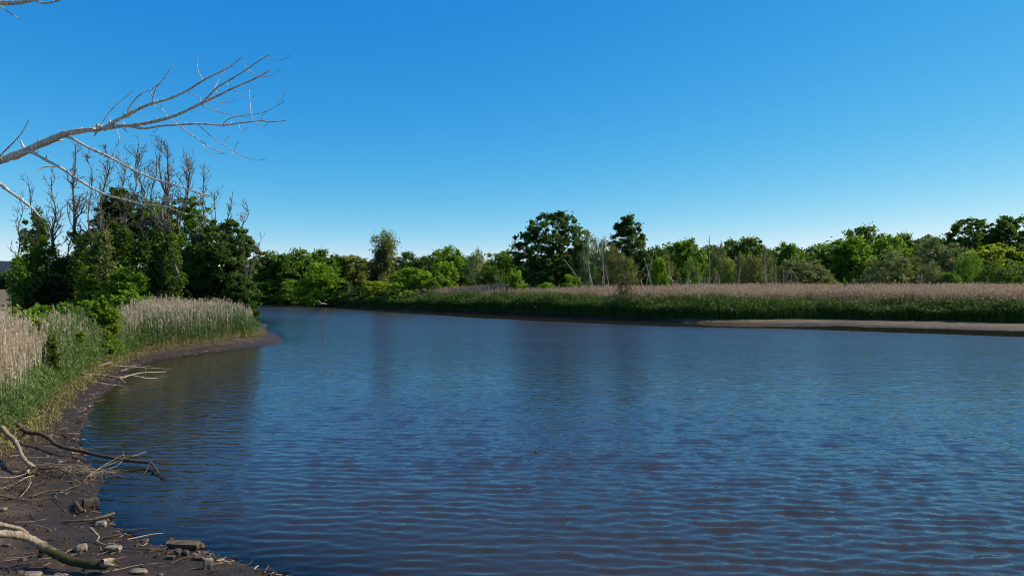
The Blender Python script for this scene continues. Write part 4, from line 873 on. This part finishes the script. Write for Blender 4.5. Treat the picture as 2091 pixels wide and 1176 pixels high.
bough([ # main bough and its forks
 (z([(-1050, 1420), (-500, 1270), (-20, 1112), (60, 1082), (150, 1050), (250, 1003), (350, 960), (440, 922), (520, 905), (620, 890), (720, 878), (790, 868)]), 9.45, 8.7, 17, 9.5, 10),
 (z([(790, 868), (900, 860), (1030, 840), (1160, 808), (1260, 770), (1390, 705), (1500, 655), (1600, 605), (1720, 555), (1800, 515), (1845, 485)]), 8.7, 8.1, 8.5, 2.0, 8),
 (z([(720, 878), (770, 845), (830, 812), (880, 790), (960, 745), (1050, 710), (1170, 675), (1280, 625), (1400, 550), (1500, 500), (1570, 465), (1655, 398)]), 8.75, 8.5, 8.0, 1.8, 8),
 (z([(880, 862), (930, 875), (1000, 882), (1100, 866), (1250, 855), (1380, 850), (1530, 860), (1640, 845), (1790, 830), (1860, 838), (1960, 828)]), 8.7, 7.9, 5.6, 1.7, 8),
 (z([(1395, 703), (1480, 610), (1560, 560), (1690, 480), (1760, 430), (1850, 375)]), 8.35, 7.9, 3.8, 2.0),
 (z([(440, 930), (520, 965), (600, 1010), (700, 1055), (800, 1105), (880, 1147), (960, 1189), (1060, 1229), (1180, 1264), (1300, 1304), (1440, 1344)]), 9.0, 7.8, 5.6, 2.2, 7),
 (z([(1300, 1304), (1420, 1350), (1452, 1318)]), 8.0, 7.8, 2.4, 1.2),
# fine twigs of the main bough
 (z([(695, 865), (720, 815), (760, 760), (820, 700), (870, 660), (910, 625)]), 8.8, 8.7, 2.2, 1.0),
 (z([(875, 795), (890, 740), (930, 680), (970, 645), (1020, 622)]), 8.7, 8.6, 4, 1.5), (z([(880, 790), (873, 742)]), 8.7, 8.6, 2.4, 1.4),
 (z([(1060, 705), (1050, 680), (1070, 610), (1120, 545), (1160, 490), (1183, 435)]), 8.6, 8.5, 3.2, 1.2),
 (z([(1055, 710), (1045, 660), (1032, 630), (1060, 600), (1100, 570)]), 8.6, 8.5, 1.8, 1.2), (z([(1040, 655), (1035, 620)]), 8.6, 8.6, 1.4, .8),
 (z([(1390, 550), (1360, 490), (1352, 430), (1362, 378)]), 8.5, 8.4, 1.8, 1.0), (z([(1565, 485), (1545, 425)]), 8.5, 8.4, 1.6, .9),
 (z([(1550, 475), (1510, 530), (1480, 590), (1482, 625), (1495, 645)]), 8.45, 8.3, 1.3, .8),
 (z([(1280, 632), (1350, 660), (1430, 690), (1530, 708), (1590, 700), (1612, 685)]), 8.5, 8.3, 1.5, .8),
 (z([(1370, 675), (1378, 700)]), 8.4, 8.4, 1.4, .9), (z([(1375, 715), (1430, 745), (1500, 768), (1600, 790), (1705, 808)]), 8.4, 8.0, 2.0, 1.0),
 (z([(1487, 745), (1490, 768)]), 8.3, 8.3, 1.2, .8), (z([(1340, 750), (1355, 770), (1385, 773)]), 8.4, 8.3, 1.2, .8),
 (z([(1600, 610), (1640, 650), (1700, 672), (1752, 660)]), 8.2, 8.1, 1.4, .8), (z([(1680, 580), (1685, 605), (1710, 612)]), 8.2, 8.1, 1.1, .8),
 (z([(1715, 560), (1775, 592)]), 8.2, 8.1, 1.1, .8), (z([(1695, 480), (1675, 425)]), 8.1, 8.0, 1.4, .9), (z([(1700, 480), (1750, 510), (1810, 528), (1870, 518), (1920, 475)]), 8.1, 7.9, 1.5, .9),
 (z([(1825, 395), (1870, 412), (1930, 412), (1975, 395), (1995, 368)]), 7.9, 7.7, 1.3, .9), (z([(1555, 565), (1565, 585), (1590, 590)]), 8.2, 8.1, 1.1, .7),
 (z([(1530, 860), (1550, 830), (1600, 805), (1700, 790), (1800, 775), (1890, 735), (1955, 695)]), 8.2, 7.8, 2.0, 1.1), (z([(1895, 730), (1935, 680), (1955, 635)]), 7.9, 7.7, 1.2, .8),
 (z([(1708, 612), (1715, 700), (1725, 790), (1750, 840), (1810, 868), (1850, 830)]), 8.0, 7.8, 1.3, .9), (z([(1795, 825), (1800, 795), (1830, 768)]), 8.0, 7.8, 1.3, .8),
 (z([(1640, 850), (1645, 885), (1670, 903), (1697, 870)]), 8.1, 7.9, 1.2, .8), (z([(1170, 815), (1245, 865)]), 8.6, 8.5, 1.4, .9), (z([(1100, 710), (1120, 760), (1150, 800)]), 8.6, 8.5, 1.5, .9),
 (z([(1050, 705), (1080, 740), (1108, 765)]), 8.6, 8.5, 1.2, .7),
 (z([(1240, 870), (1300, 915), (1380, 970), (1450, 1015), (1545, 1057)]), 8.3, 8.0, 2.4, 1.7), (z([(1390, 980), (1410, 1030), (1470, 1055), (1545, 1057)]), 8.2, 8.0, 1.1, .8),
 (z([(1365, 860), (1430, 920), (1520, 985), (1620, 1045), (1740, 1098), (1830, 1092)]), 8.3, 7.8, 1.8, 1.0), (z([(1535, 990), (1550, 955), (1580, 933)]), 8.1, 8.0, 1.2, .8),
 (z([(1610, 1040), (1615, 1000), (1640, 972)]), 8.0, 7.9, 1.2, .8), (z([(1590, 1035), (1595, 1065), (1622, 1075)]), 8.0, 7.9, 1.1, .8),
 (z([(800, 890), (815, 925), (850, 945), (893, 968)]), 8.8, 8.7, 1.5, .8), (z([(820, 930), (822, 960), (835, 975)]), 8.8, 8.7, 1.0, .7), (z([(850, 880), (875, 912)]), 8.7, 8.6, 3, 1),
 (z([(755, 840), (752, 815)]), 8.7, 8.7, 4, 3), (z([(590, 895), (552, 878)]), 8.9, 8.8, 2.4, 1.6),
 (z([(700, 1050), (740, 1042), (800, 1070), (860, 1115), (930, 1160)]), 8.6, 8.4, 1.5, .9),
])
bough([ # lower bough
 (z([(150, 1050), (215, 1045), (290, 1085), (340, 1112), (420, 1154), (500, 1209), (600, 1274), (720, 1334), (820, 1364), (900, 1384), (980, 1404), (1080, 1409), (1150, 1419)]), 9.1, 7.6, 6.8, 1.9, 7),
 (z([(385, 1145), (300, 1148), (245, 1186)]), 8.9, 8.8, 3.0, 1.8), (z([(870, 1372), (866, 1345), (885, 1320), (935, 1322), (1030, 1330)]), 8.0, 7.8, 2.4, 1.1),
 (z([(328, 1100), (328, 1058)]), 8.9, 8.9, 1.2, .8), (z([(1150, 1419), (1250, 1459), (1420, 1489)]), 7.6, 7.4, 1.2, .8), (z([(720, 1330), (800, 1355), (960, 1380), (1130, 1378), (1390, 1387)]), 8.0, 7.6, 1.2, .8),
])
bough([ # left bough hanging down
 (z([(-1150, 1150), (-600, 1150), (-250, 1175), (-20, 1254), (60, 1310), (150, 1374), (230, 1440), (278, 1490)]), 9.4, 8.6, 11, 3.0, 8),
])
bough([(z([(-950, 1500), (-300, 1300), (-20, 1110), (0, 1072), (60, 1010), (110, 960), (150, 910), (200, 820)]), 9.4, 8.4, 5, 1.3, 6)])
bough([ # top bough
 (z([(-1100, 250), (-500, 40), (-60, 22), (0, 22), (100, 22), (200, 8), (262, -5), (330, -40)]), 9.5, 8.6, 13, 4, 8), (z([(250, 8), (300, 24), (360, 16), (425, -4), (480, -50)]), 8.7, 8.4, 4.5, 2.2),
 (z([(146, 30), (141, 48), (152, 68)]), 8.9, 8.8, 1.6, .9), (z([(-200, -40), (0, 45), (60, 85), (135, 132)]), 9.1, 8.7, 3.2, 2.2),
])

# ------------------------------------------------------------ driftwood, logs and stones on the mud
def drift(name, label, specs, mat, cat='driftwood', z4=True, off=826, tint=None):
    """specs: (pixel points with height above ground, w0, w1)"""
    mb = MB(); rg = np.random.default_rng(len(label) * 13 + len(specs)); o = None
    for sp in specs:
        pts, w0, w1 = sp[:3]; P = np.array([hit(a / Z1, b / Z1 + off, h) for a, b, h in pts]); S = spline(P, 4); n = len(S)
        w = np.linspace(w0, w1, n) / Z1 * S[:, 1] / FPX / 2 * (1 + .12 * rg.uniform(-1, 1, n))
        if o is None: o = P[0].copy()
        t = .0 if tint is None else np.interp(np.linspace(0, 1, n), *tint).repeat(8 if w0 > 20 else 6)
        tube(mb, S - o, w, 8 if w0 > 20 else 6, t=t if tint else 0.0, rough=.12, rg=rg)
    return tag(link(name, mb.mesh(name, mat, True), None, tuple(o)), label, cat)
drift('dead_bough', 'long dark dead bough running from the reeds down the mud into the water',
 [([(80, 95, .3), (130, 150, .3), (190, 190, .32), (260, 196, .34), (330, 225, .3), (380, 270, .22), (460, 300, .2), (560, 318, .2), (660, 345, .2), (760, 362, .2), (850, 378, .15), (950, 390, .12), (1035, 395, .12)], 32, 22),
  ([(1030, 392, .12), (1060, 430, .1), (1090, 478, .02), (1100, 515, -.05)], 18, 12), ([(1035, 388, .14), (1090, 382, .16), (1155, 380, .15)], 11, 9),
  ([(1085, 475, .05), (1110, 468, .08), (1140, 460, .1)], 10, 5), ([(1095, 480, .05), (1140, 500, .04), (1180, 520, .0)], 8, 5),
  ([(1025, 400, .12), (1010, 440, .06), (975, 490, -.02)], 8, 4), ([(800, 355, .2), (900, 350, .18), (960, 352, .1)], 7, 4), ([(170, 185, .3), (158, 225, .1)], 9, 5)], M_wet)
drift('dead_branch', 'pale barked root limb curving down from the reed edge at the left frame side',
 [([(15, 160, .5), (50, 205, .5), (95, 240, .45), (125, 290, .4), (150, 350, .35), (185, 395, .3), (212, 415, .25), (195, 440, .15), (185, 478, .05)], 30, 22),
  ([(205, 410, .25), (235, 425, .15), (200, 440, .1)], 22, 10), ([(120, 285, .4), (150, 300, .3), (190, 330, .1)], 7, 4)], M_drift)
drift('dead_branch', 'low tangled branch on the mud joining the pale root limb to the thin twigs',
 [([(190, 480, .06), (260, 440, .1), (330, 438, .16), (385, 430, .2), (430, 455, .15), (490, 472, .12), (560, 460, .12), (600, 462, .1)], 15, 8),
  ([(230, 475, .05), (330, 455, .08), (420, 452, .08)], 9, 6), ([(500, 470, .12), (515, 510, .08), (505, 555, .02)], 8, 4), ([(555, 465, .12), (575, 500, .06), (570, 530, .02)], 5, 3),
  ([(480, 470, .1), (540, 450, .16), (590, 452, .12)], 8, 4)], M_wet)
drift('dead_branch', 'straight pale branch lying from the left frame edge to the foot of the root limb', [([(-30, 498, .2), (60, 500, .16), (120, 492, .12), (180, 472, .08)], 9, 6)], M_drift)
drift('dead_branch', 'thin pale branch slanting down left below the root limb', [([(230, 488, .12), (180, 500, .12), (130, 530, .1), (80, 552, .06), (-20, 585, .03)], 8, 4), ([(190, 505, .1), (205, 540, .03)], 6, 3)], M_drift)
drift('dead_twig', 'fan of thin straw-coloured twigs reaching over the water beside the dark bough',
 [([(600, 495, .05), (660, 450, .14), (740, 400, .26), (850, 342, .4)], 6, 4), ([(610, 490, .04), (690, 440, .14), (780, 400, .2), (850, 365, .3), (920, 352, .32), (1005, 322, .36)], 6, 4),
  ([(640, 480, .04), (700, 455, .1), (790, 425, .14), (830, 395, .2), (855, 345, .36)], 6, 3), ([(700, 455, .1), (702, 480, .04), (696, 500, .0)], 5, 3), ([(600, 500, .04), (580, 520, .02)], 4, 3), ([(845, 340, .4), (848, 322, .45)], 3, 2),
  ([(720, 500, .02), (790, 486, .05), (850, 492, .02)], 4, 3)], M_drift)
drift('dead_branch', 'long low grey branch lying on the mud below the tangled branch',
 [([(215, 632, .03), (290, 605, .06), (370, 590, .09), (440, 590, .09), (490, 570, .07), (545, 553, .04)], 13, 8), ([(450, 590, .08), (500, 600, .04), (545, 612, .02)], 7, 4)], M_wet)
drift('dead_branch', 'pair of thin dark sticks lying flat on the mud at the left frame edge', [([(-20, 620, .04), (90, 645, .06), (200, 655, .06), (355, 638, .03)], 11, 6), ([(-20, 640, .03), (100, 655, .03), (240, 668, .02)], 7, 4)], M_wet)
drift('dead_branch', 'crooked thin twig rising left of the long low grey branch', [([(215, 530, .12), (190, 575, .12), (150, 620, .08), (120, 640, .03)], 7, 5), ([(205, 500, .1), (212, 540, .08)], 5, 4)], M_drift)
drift('rotten_log', 'short rough dark log lying on the mud below the flat dark stone', [([(435, 802, .03), (520, 798, .07), (620, 790, .08), (700, 770, .08), (778, 748, .05)], 12, 26)], M_wet, 'log')
drift('rotten_stump', 'short dark knobby stump beside the flat dark stone', [([(515, 672, .05), (540, 705, .10), (565, 738, .04)], 26, 28)], M_wet, 'stump')
drift('dead_twig', 'forked brown twig standing on the mud above the flat pale brick stone',
 [([(625, 845, .22), (655, 880, .16), (676, 905, .10), (662, 938, .03)], 13, 16), ([(672, 890, .13), (700, 884, .16)], 7, 4), ([(662, 938, .03), (720, 960, .05), (770, 948, .08), (800, 970, .03)], 11, 7)], M_drift)
drift('dead_twig', 'long thin twig lying between the flat pale brick stone and the dark squared timber', [([(815, 982, .04), (900, 985, .06), (1000, 992, .05), (1080, 996, .04), (1150, 980, .03)], 10, 7), ([(1015, 992, .04), (1022, 1020, .01)], 7, 4)], M_wet)
drift('dead_branch', 'low ridge of half-buried dark wood beside the water', [([(700, 918, .02), (780, 900, .05), (850, 888, .05), (910, 905, .02)], 14, 12)], M_wet)
drift('mossy_log', 'large curved log with bleached upper end and green moss at the lower left corner',
 [([(-330, 905, .75), (-160, 880, .72), (0, 888, .66), (90, 890, .6), (170, 905, .52), (240, 940, .42), (310, 985, .32), (380, 1025, .24), (470, 1065, .18), (570, 1090, .16), (680, 1095, .15), (735, 1088, .14)], 44, 74),
  ([(700, 1078, .2), (770, 1062, .2), (834, 1092, .12)], 42, 9), ([(700, 1098, .15), (770, 1100, .13), (815, 1112, .08)], 38, 8), ([(700, 1088, .16), (760, 1082, .17), (805, 1098, .12)], 46, 12), ([(290, 1005, .28), (276, 1032, .16)], 40, 30)], M_log, 'log', tint=([0, .35, .5, .62, 1], [0, .05, .35, .75, .8]))
drift('mossy_log_limb', 'bleached second limb lying against the upper end of the large mossy log', [([(-260, 780, .85), (-60, 815, .72), (40, 830, .66), (130, 850, .56), (185, 885, .46)], 36, 26)], M_log, 'log')
drift('dead_twig', 'fine straw stick poking out beside the pale round stone', [([(270, 1062, .05), (400, 1040, .04), (480, 1000, .05), (550, 965, .04)], 5, 4)], M_drift)
drift('dead_twig', 'fine straw stick behind the tall pale stone', [([(1430, 1110, .03), (1500, 1085, .06), (1612, 1068, .04)], 6, 4), ([(1305, 1128, .02), (1400, 1120, .03)], 4, 3)], M_drift)
drift('dead_branch', 'thin dark sticks lying at the waterline above the dark bough', [([(425, 200, .03), (470, 225, .06), (530, 250, .05), (610, 268, .03)], 9, 6), ([(440, 195, .03), (510, 215, .06), (560, 240, .03)], 5, 4)], M_wet)
def d3(name, label, specs, mat): drift(name, label, specs, mat, off=560)
d3('fallen_branch', 'bleached forked branch stretching from the reeds out over the bay water, largest of three',
 [([(525, 678, .25), (600, 690, .25), (690, 692, .25), (770, 705, .25), (830, 710, .25), (900, 690, .25), (980, 675, .2), (1060, 672, .15), (1140, 668, .1)], 17, 6),
  ([(900, 695, .25), (970, 708, .15), (1020, 714, .08), (1078, 712, .04)], 13, 8), ([(820, 712, .25), (840, 728, .15), (862, 742, .03)], 9, 4), ([(710, 698, .25), (740, 712, .15), (760, 728, .03)], 7, 3)], M_drift)
d3('fallen_branch', 'thinner pale branch above the largest forked one, bent like an elbow at its left',
 [([(618, 658, .1), (660, 640, .25), (710, 622, .4), (760, 600, .55), (762, 618, .5), (830, 630, .42), (920, 635, .32), (1000, 642, .22), (1180, 650, .08)], 9, 5),
  ([(975, 638, .28), (1020, 630, .3), (1056, 632, .3)], 5, 3), ([(830, 665, .05), (880, 648, .15), (980, 640, .22), (1002, 660, .05)], 7, 5), ([(765, 598, .5), (640, 572, .5)], 6, 5)], M_drift)
d3('fallen_branch', 'straight pale branch below the largest forked one, tip at the water',
 [([(538, 722, .15), (600, 732, .15), (680, 745, .12), (760, 758, .08), (850, 767, .03)], 11, 6), ([(655, 775, .02), (692, 735, .3)], 4, 3)], M_drift)
def p5(name, label, specs, mat, sc_=4.0135, ox=500, oy=400):
    drift(name, label, [([((a / sc_ + ox) * Z1, (b / sc_ + oy) * Z1, h) for a, b, h in s[0]], s[1] * Z1 / sc_, s[2] * Z1 / sc_) for s in specs], mat, off=0)
p5('fallen_branch', 'bleached forked limb lying at the water under the yellow-green waterside tree', [([(590, 892, .1), (625, 884, .9), (600, 858, 1.6)], 9, 6), ([(690, 890, .1), (660, 884, .8), (640, 880, 1.9), (628, 886, 2.9)], 9, 5), ([(545, 890, .1), (640, 888, .5), (690, 885, .3)], 7, 4)], M_snag)
p5('fallen_branch', 'small pale root stranded in front of the far reed wall below the biggest oak', [([(2365, 915, .3), (2375, 910, 1.0), (2390, 912, 1.9)], 8, 5), ([(2270, 918, .4), (2310, 915, .7)], 6, 4)], M_snag)
def stone(name, label, px, py, w, h, mat, seed, dep=.8, blocky=.6, cat='stone', rz=0.3, tilt=.1, npt=7):
    """px, py: foot of the stone in photo pixels"""
    rg = np.random.default_rng(seed); c = hit(px, py, 0); s = c[1] / FPX; W, Hh = w * s, h * s * 1.06; n = npt
    u = np.linspace(-1, 1, n); V, F, o = [], [], 0
    for ax in range(3):
        for sg in (-1, 1):
            A, B = np.meshgrid(u, u, indexing='ij'); q = np.zeros((n, n, 3)); q[..., ax] = sg; q[..., (ax + 1) % 3] = A; q[..., (ax + 2) % 3] = B * sg; V.append(q.reshape(-1, 3))
            i, j = np.meshgrid(np.arange(n - 1), np.arange(n - 1), indexing='ij'); F.append((np.stack([i * n + j, (i + 1) * n + j, (i + 1) * n + j + 1, i * n + j + 1], -1) + o).reshape(-1, 4)); o += n * n
    V = np.vstack(V); F = np.vstack(F); sp = V / np.linalg.norm(V, axis=1)[:, None] * 1.25; V = V * blocky + sp * (1 - blocky)
    ph = rg.uniform(0, 6, 6); V = V + .10 * np.stack([np.sin(V[:, 1] * 2.1 + ph[0]) + np.sin(V[:, 2] * 4 + ph[1]) * .5, np.sin(V[:, 2] * 2.3 + ph[2]) + np.sin(V[:, 0] * 4.2 + ph[3]) * .5, np.sin(V[:, 0] * 2.5 + ph[4]) + .5 * np.sin(V[:, 1] * 5 + ph[5])], -1)
    V[:, 0] *= 1 + .18 * V[:, 2] * rg.uniform(-1, 1); V *= (W / 2, W / 2 * dep, Hh / 2); me = mkmesh(name, V, F, mat, np.full(len(V), 0.2), smooth=False)
    ob = link(name, me, None, (c[0], c[1] + W / 2 * dep * .6, c[2] + Hh * .38)); ob.rotation_euler = (tilt, tilt * .6, rz); tag(ob, label, cat); return ob
z4p = lambda a, b: (a / Z1, b / Z1 + 826)
for i, (nm, a, b, w, h, mt, dep, bl, rz, tl, lb) in enumerate([
 ('stone', 685, 838, 64, 34, M_stone, .7, .75, .2, .05, 'small pale squared stone above the forked brown twig'),
 ('stone', 550, 1010, 66, 44, M_stone, .8, .45, .5, .1, 'pale rounded stone right of the mossy log bend'),
 ('stone', 768, 1012, 94, 40, M_stone, .55, .85, .25, .04, 'flat pale brick-shaped stone left of the long thin twig'),
 ('stone', 1420, 1128, 56, 72, M_stone, .8, .7, .6, .12, 'tall pale stone standing at the bottom of the muddy shore'),
 ('stone', 940, 1156, 105, 20, M_stone, .5, .4, .1, .03, 'wide flat pale stone right of the end of the mossy log'),
 ('stone', 605, 700, 92, 55, M_stone_dark, .8, .85, .7, -.25, 'flat dark slab stone at the waterline beside the knobby stump'),
 ('stone', 1165, 1060, 52, 24, M_stone_dark, .6, .8, .2, .1, 'small dark block left of the two tilted dark blocks'),
 ('stone', 1222, 1032, 62, 36, M_stone_dark, .6, .8, -.6, .15, 'tilted dark block under the dark squared timber'),
 ('stone', 1275, 1038, 46, 34, M_stone_dark, .6, .7, -.5, .1, 'smaller tilted dark block touching its larger neighbour'),
 ('stone', 1357, 1068, 68, 26, M_stone_dark, .6, .6, .1, .05, 'low dark lump left of the tall pale stone'),
 ('stone', 15, 735, 40, 26, M_stone, .8, .4, 0, 0, 'small pale stone at the left frame edge above the mossy log'),
 ('stone', 210, 1180, 110, 16, M_stone, .6, .4, 0, 0, 'pale flat slab cut by the bottom frame edge near the left corner'),
 ('stone', 400, 1180, 90, 14, M_stone, .6, .4, .2, 0, 'pale flat slab cut by the bottom frame edge under the mossy log'),
 ('stone', 405, 402, 26, 16, M_stone, .8, .4, 0, 0, 'tiny pale pebble on the mud above the tangled branch'),
 ('stone', 68, 304, 40, 20, M_stone, .7, .5, 0, 0, 'small pale stone under the pale root limb'),
 ('stone', 12, 418, 40, 16, M_stone, .7, .5, 0, 0, 'pale stone at the left frame edge beside the root limb'),
 ('stone', 40, 975, 50, 20, M_stone_dark, .7, .5, 0, 0, 'small brown stone below the bleached end of the mossy log'),
 ('stone', 1172, 942, 28, 26, M_stone_dark, .7, .5, 0, 0, 'pointed little stone at the left end of the dark squared timber'),
 ]):
    q = z4p(a, b); stone(nm, lb, q[0], q[1], w / Z1, h / Z1, mt, 700 + i, dep, bl, 'stone', rz, tl)
q = z4p(1250, 990); stone('squared_timber', 'dark wet squared timber lying at the water edge near the bottom of the shore', q[0], q[1], 225 / Z1, 42 / Z1, M_wet, 750, .32, .92, 'timber', -.12, .03, 9)
q = z4p(1370, 985); stone('timber_block', 'short dark timber stub touching the right end of the squared timber', q[0], q[1], 46 / Z1, 30 / Z1, M_wet, 751, .7, .85, 'timber', -.1, .03)
for i, (px, py, w, h, lb) in enumerate([(236, 732, 9, 5, 'pale rock at the root of the bay corner bush, left of two'), (246, 730, 8, 4, 'pale rock at the root of the bay corner bush, right of two'), (262, 727, 9, 4, 'single pale rock on the mud right of the bay corner bush')]):
    stone('rock', lb, px, py, w, h, M_stone, 760 + i, .7, .5)
stone('floating_log', 'small dark piece of wood floating in the middle of the river', 1094, 923, 5, 2.2, M_wet, 770, .6, .6, 'driftwood')
# tangled heaps of thin twigs washed up on the mud
for ti, (ca, cb, n_, sp_, lb_) in enumerate([(560, 470, 55, (.75, .35), 'washed-up tangle of brown twigs where the thin straw twigs leave the mud'), (250, 470, 30, (.5, .3), 'small tangle of twigs at the foot of the pale root limb'), (110, 590, 26, (.55, .3), 'loose heap of thin dark twigs by the left frame edge above the mossy log')]):
    rg = np.random.default_rng(900 + ti); c_ = hit(ca / Z1, cb / Z1 + 826); mb = MB()
    for k in range(n_):
        a_, b_ = c_[0] + rg.normal(0, sp_[0] * .5), c_[1] + rg.normal(0, sp_[1] * .5); th = rg.normal(0, .9); L_ = rg.uniform(.2, .8); r_ = rg.uniform(.003, .010)
        e = (a_ + math.cos(th) * L_, b_ + math.sin(th) * L_ * .6); z0_ = max(gz(a_, b_), 0); z1_ = max(gz(*e), 0)
        tube(mb, spline([(a_, b_, z0_ + .01), ((a_ + e[0]) / 2 + rg.normal(0, .04), (b_ + e[1]) / 2 + rg.normal(0, .04), max(z0_, z1_) + rg.uniform(.02, .16)), (e[0], e[1], z1_ + rg.uniform(.0, .12))], 3) - c_, np.linspace(r_, r_ * .4, 7), 4, rg=rg)
    tag(link('twig_tangle', mb.mesh('twig_tangle', M_drift if ti == 0 else M_wet, True), None, tuple(c_)), lb_, 'driftwood', kind='stuff')
# litter on the mud
rg = np.random.default_rng(88); P = sample(-22, -1, 8.5, 46, 90000, rg); s_ = sdf(P[:, 0], P[:, 1]); keep = (s_ > -.02) & (s_ < 4.5) & (P[:, 0] > -.8 * P[:, 1])
line = np.exp(-((s_ - .15) / .16) ** 2) * .9 * (fbm(P[:, 0] * 2, P[:, 1] * 2, 12) + .75)
pr = np.clip(line + .5 * np.clip(fbm(P[:, 0] * .7, P[:, 1] * .7, 33) + .35, .04, 1) * np.clip((P[:, 1] - 9) / 14, .12, 1), 0, 1)
P = P[keep & (rg.uniform(size=len(P)) < pr)]; n = len(P); zg = ground(P[:, 0], P[:, 1]) + rg.uniform(.004, .03, n)
a = rg.uniform(0, 3.14, n) ; l_ = rg.gamma(2, .035, n) + .02; ww = rg.uniform(.003, .011, n)
d = np.stack([np.cos(a) * l_, np.sin(a) * l_, rg.normal(0, .10, n) * l_], -1); C = np.stack([P[:, 0], P[:, 1], zg], -1)
Pp = np.stack([C - d, C + rg.normal(0, .008, (n, 3)), C + d], 1); sd_ = np.stack([-np.sin(a), np.cos(a), rg.normal(0, .4, n)], -1)
V, F, T = ribbon(Pp, np.repeat(ww[:, None], 3, 1), sd_, rg.uniform(0, 1, n) ** 1.4)
M_lit = tint_mat('shore_litter', [(0, (.03, .02, .015)), (.45, (.10, .065, .045)), (.8, (.27, .19, .13)), (1, (.48, .38, .30))], .9)
mbs = MB(); mbs.add(V, F, T)
q = sample(-14.5, -3, 9.3, 30, 1600, rg); s_ = sdf(q[:, 0], q[:, 1]); q = q[(s_ > .05) & (s_ < 3.8)][:330]
for (a_, b_) in q:
    th = rg.uniform(-.9, .9); L_ = rg.gamma(2.2, .17) + .1; e = (a_ + math.cos(th) * L_, b_ + math.sin(th) * L_); r_ = rg.uniform(.004, .011)
    P3 = [(a_, b_, max(gz(a_, b_), 0) + r_), ((a_ + e[0]) / 2 + rg.normal(0, .05), (b_ + e[1]) / 2 + rg.normal(0, .05), max(gz(*e), 0) + rg.uniform(.02, .06)), (e[0], e[1], max(gz(*e), 0) + r_)]
    tube(mbs, spline(P3, 3), np.linspace(r_, r_ * .5, 7), 4, t=rg.uniform(.1, .95), rg=rg)
stuff('shore_litter', mbs.mesh('shore_litter', M_lit), 'broken reed bits and twigs scattered over the dark mud of the near shore', 'litter')
# clods of mud
rg = np.random.default_rng(89); P = sample(-16, -1, 8.5, 34, 5200, rg); s_ = sdf(P[:, 0], P[:, 1]); P = P[(s_ > .05) & (s_ < 4)]; n = len(P); r_ = rg.gamma(2, .009, n) + .008; zg = ground(P[:, 0], P[:, 1])
u8 = np.array([(math.cos(k * math.pi / 4), math.sin(k * math.pi / 4)) for k in range(8)])
V = []; F = []
ring = np.stack([np.concatenate([u8[:, 0], u8[:, 0] * .6]), np.concatenate([u8[:, 1], u8[:, 1] * .6]), np.concatenate([np.zeros(8) - .3, np.full(8, .62)])], -1)
Vc = ring[None] * (1 + rg.uniform(-.3, .3, (n, 16, 1))) * r_[:, None, None] + np.stack([P[:, 0], P[:, 1], zg], -1)[:, None]
f0 = np.array([[k, (k + 1) % 8, 8 + (k + 1) % 8, 8 + k] for k in range(8)] + [[8, 9, 10, 11], [8, 11, 12, 15], [12, 13, 14, 15]])
F = (f0[None] + (np.arange(n) * 16)[:, None, None]).reshape(-1, 4)
M_clod = tint_mat('mud_clod', [(0, (.028, .019, .017)), (.7, (.07, .05, .042)), (.93, (.10, .08, .065)), (1, (.22, .19, .155))], .8)
stuff('mud_clods', mkmesh('mud_clods', Vc.reshape(-1, 3), F, M_clod, np.repeat(rg.uniform(0, 1, n), 16)), 'small clods and pebbles of mud on the near shore', 'clods')
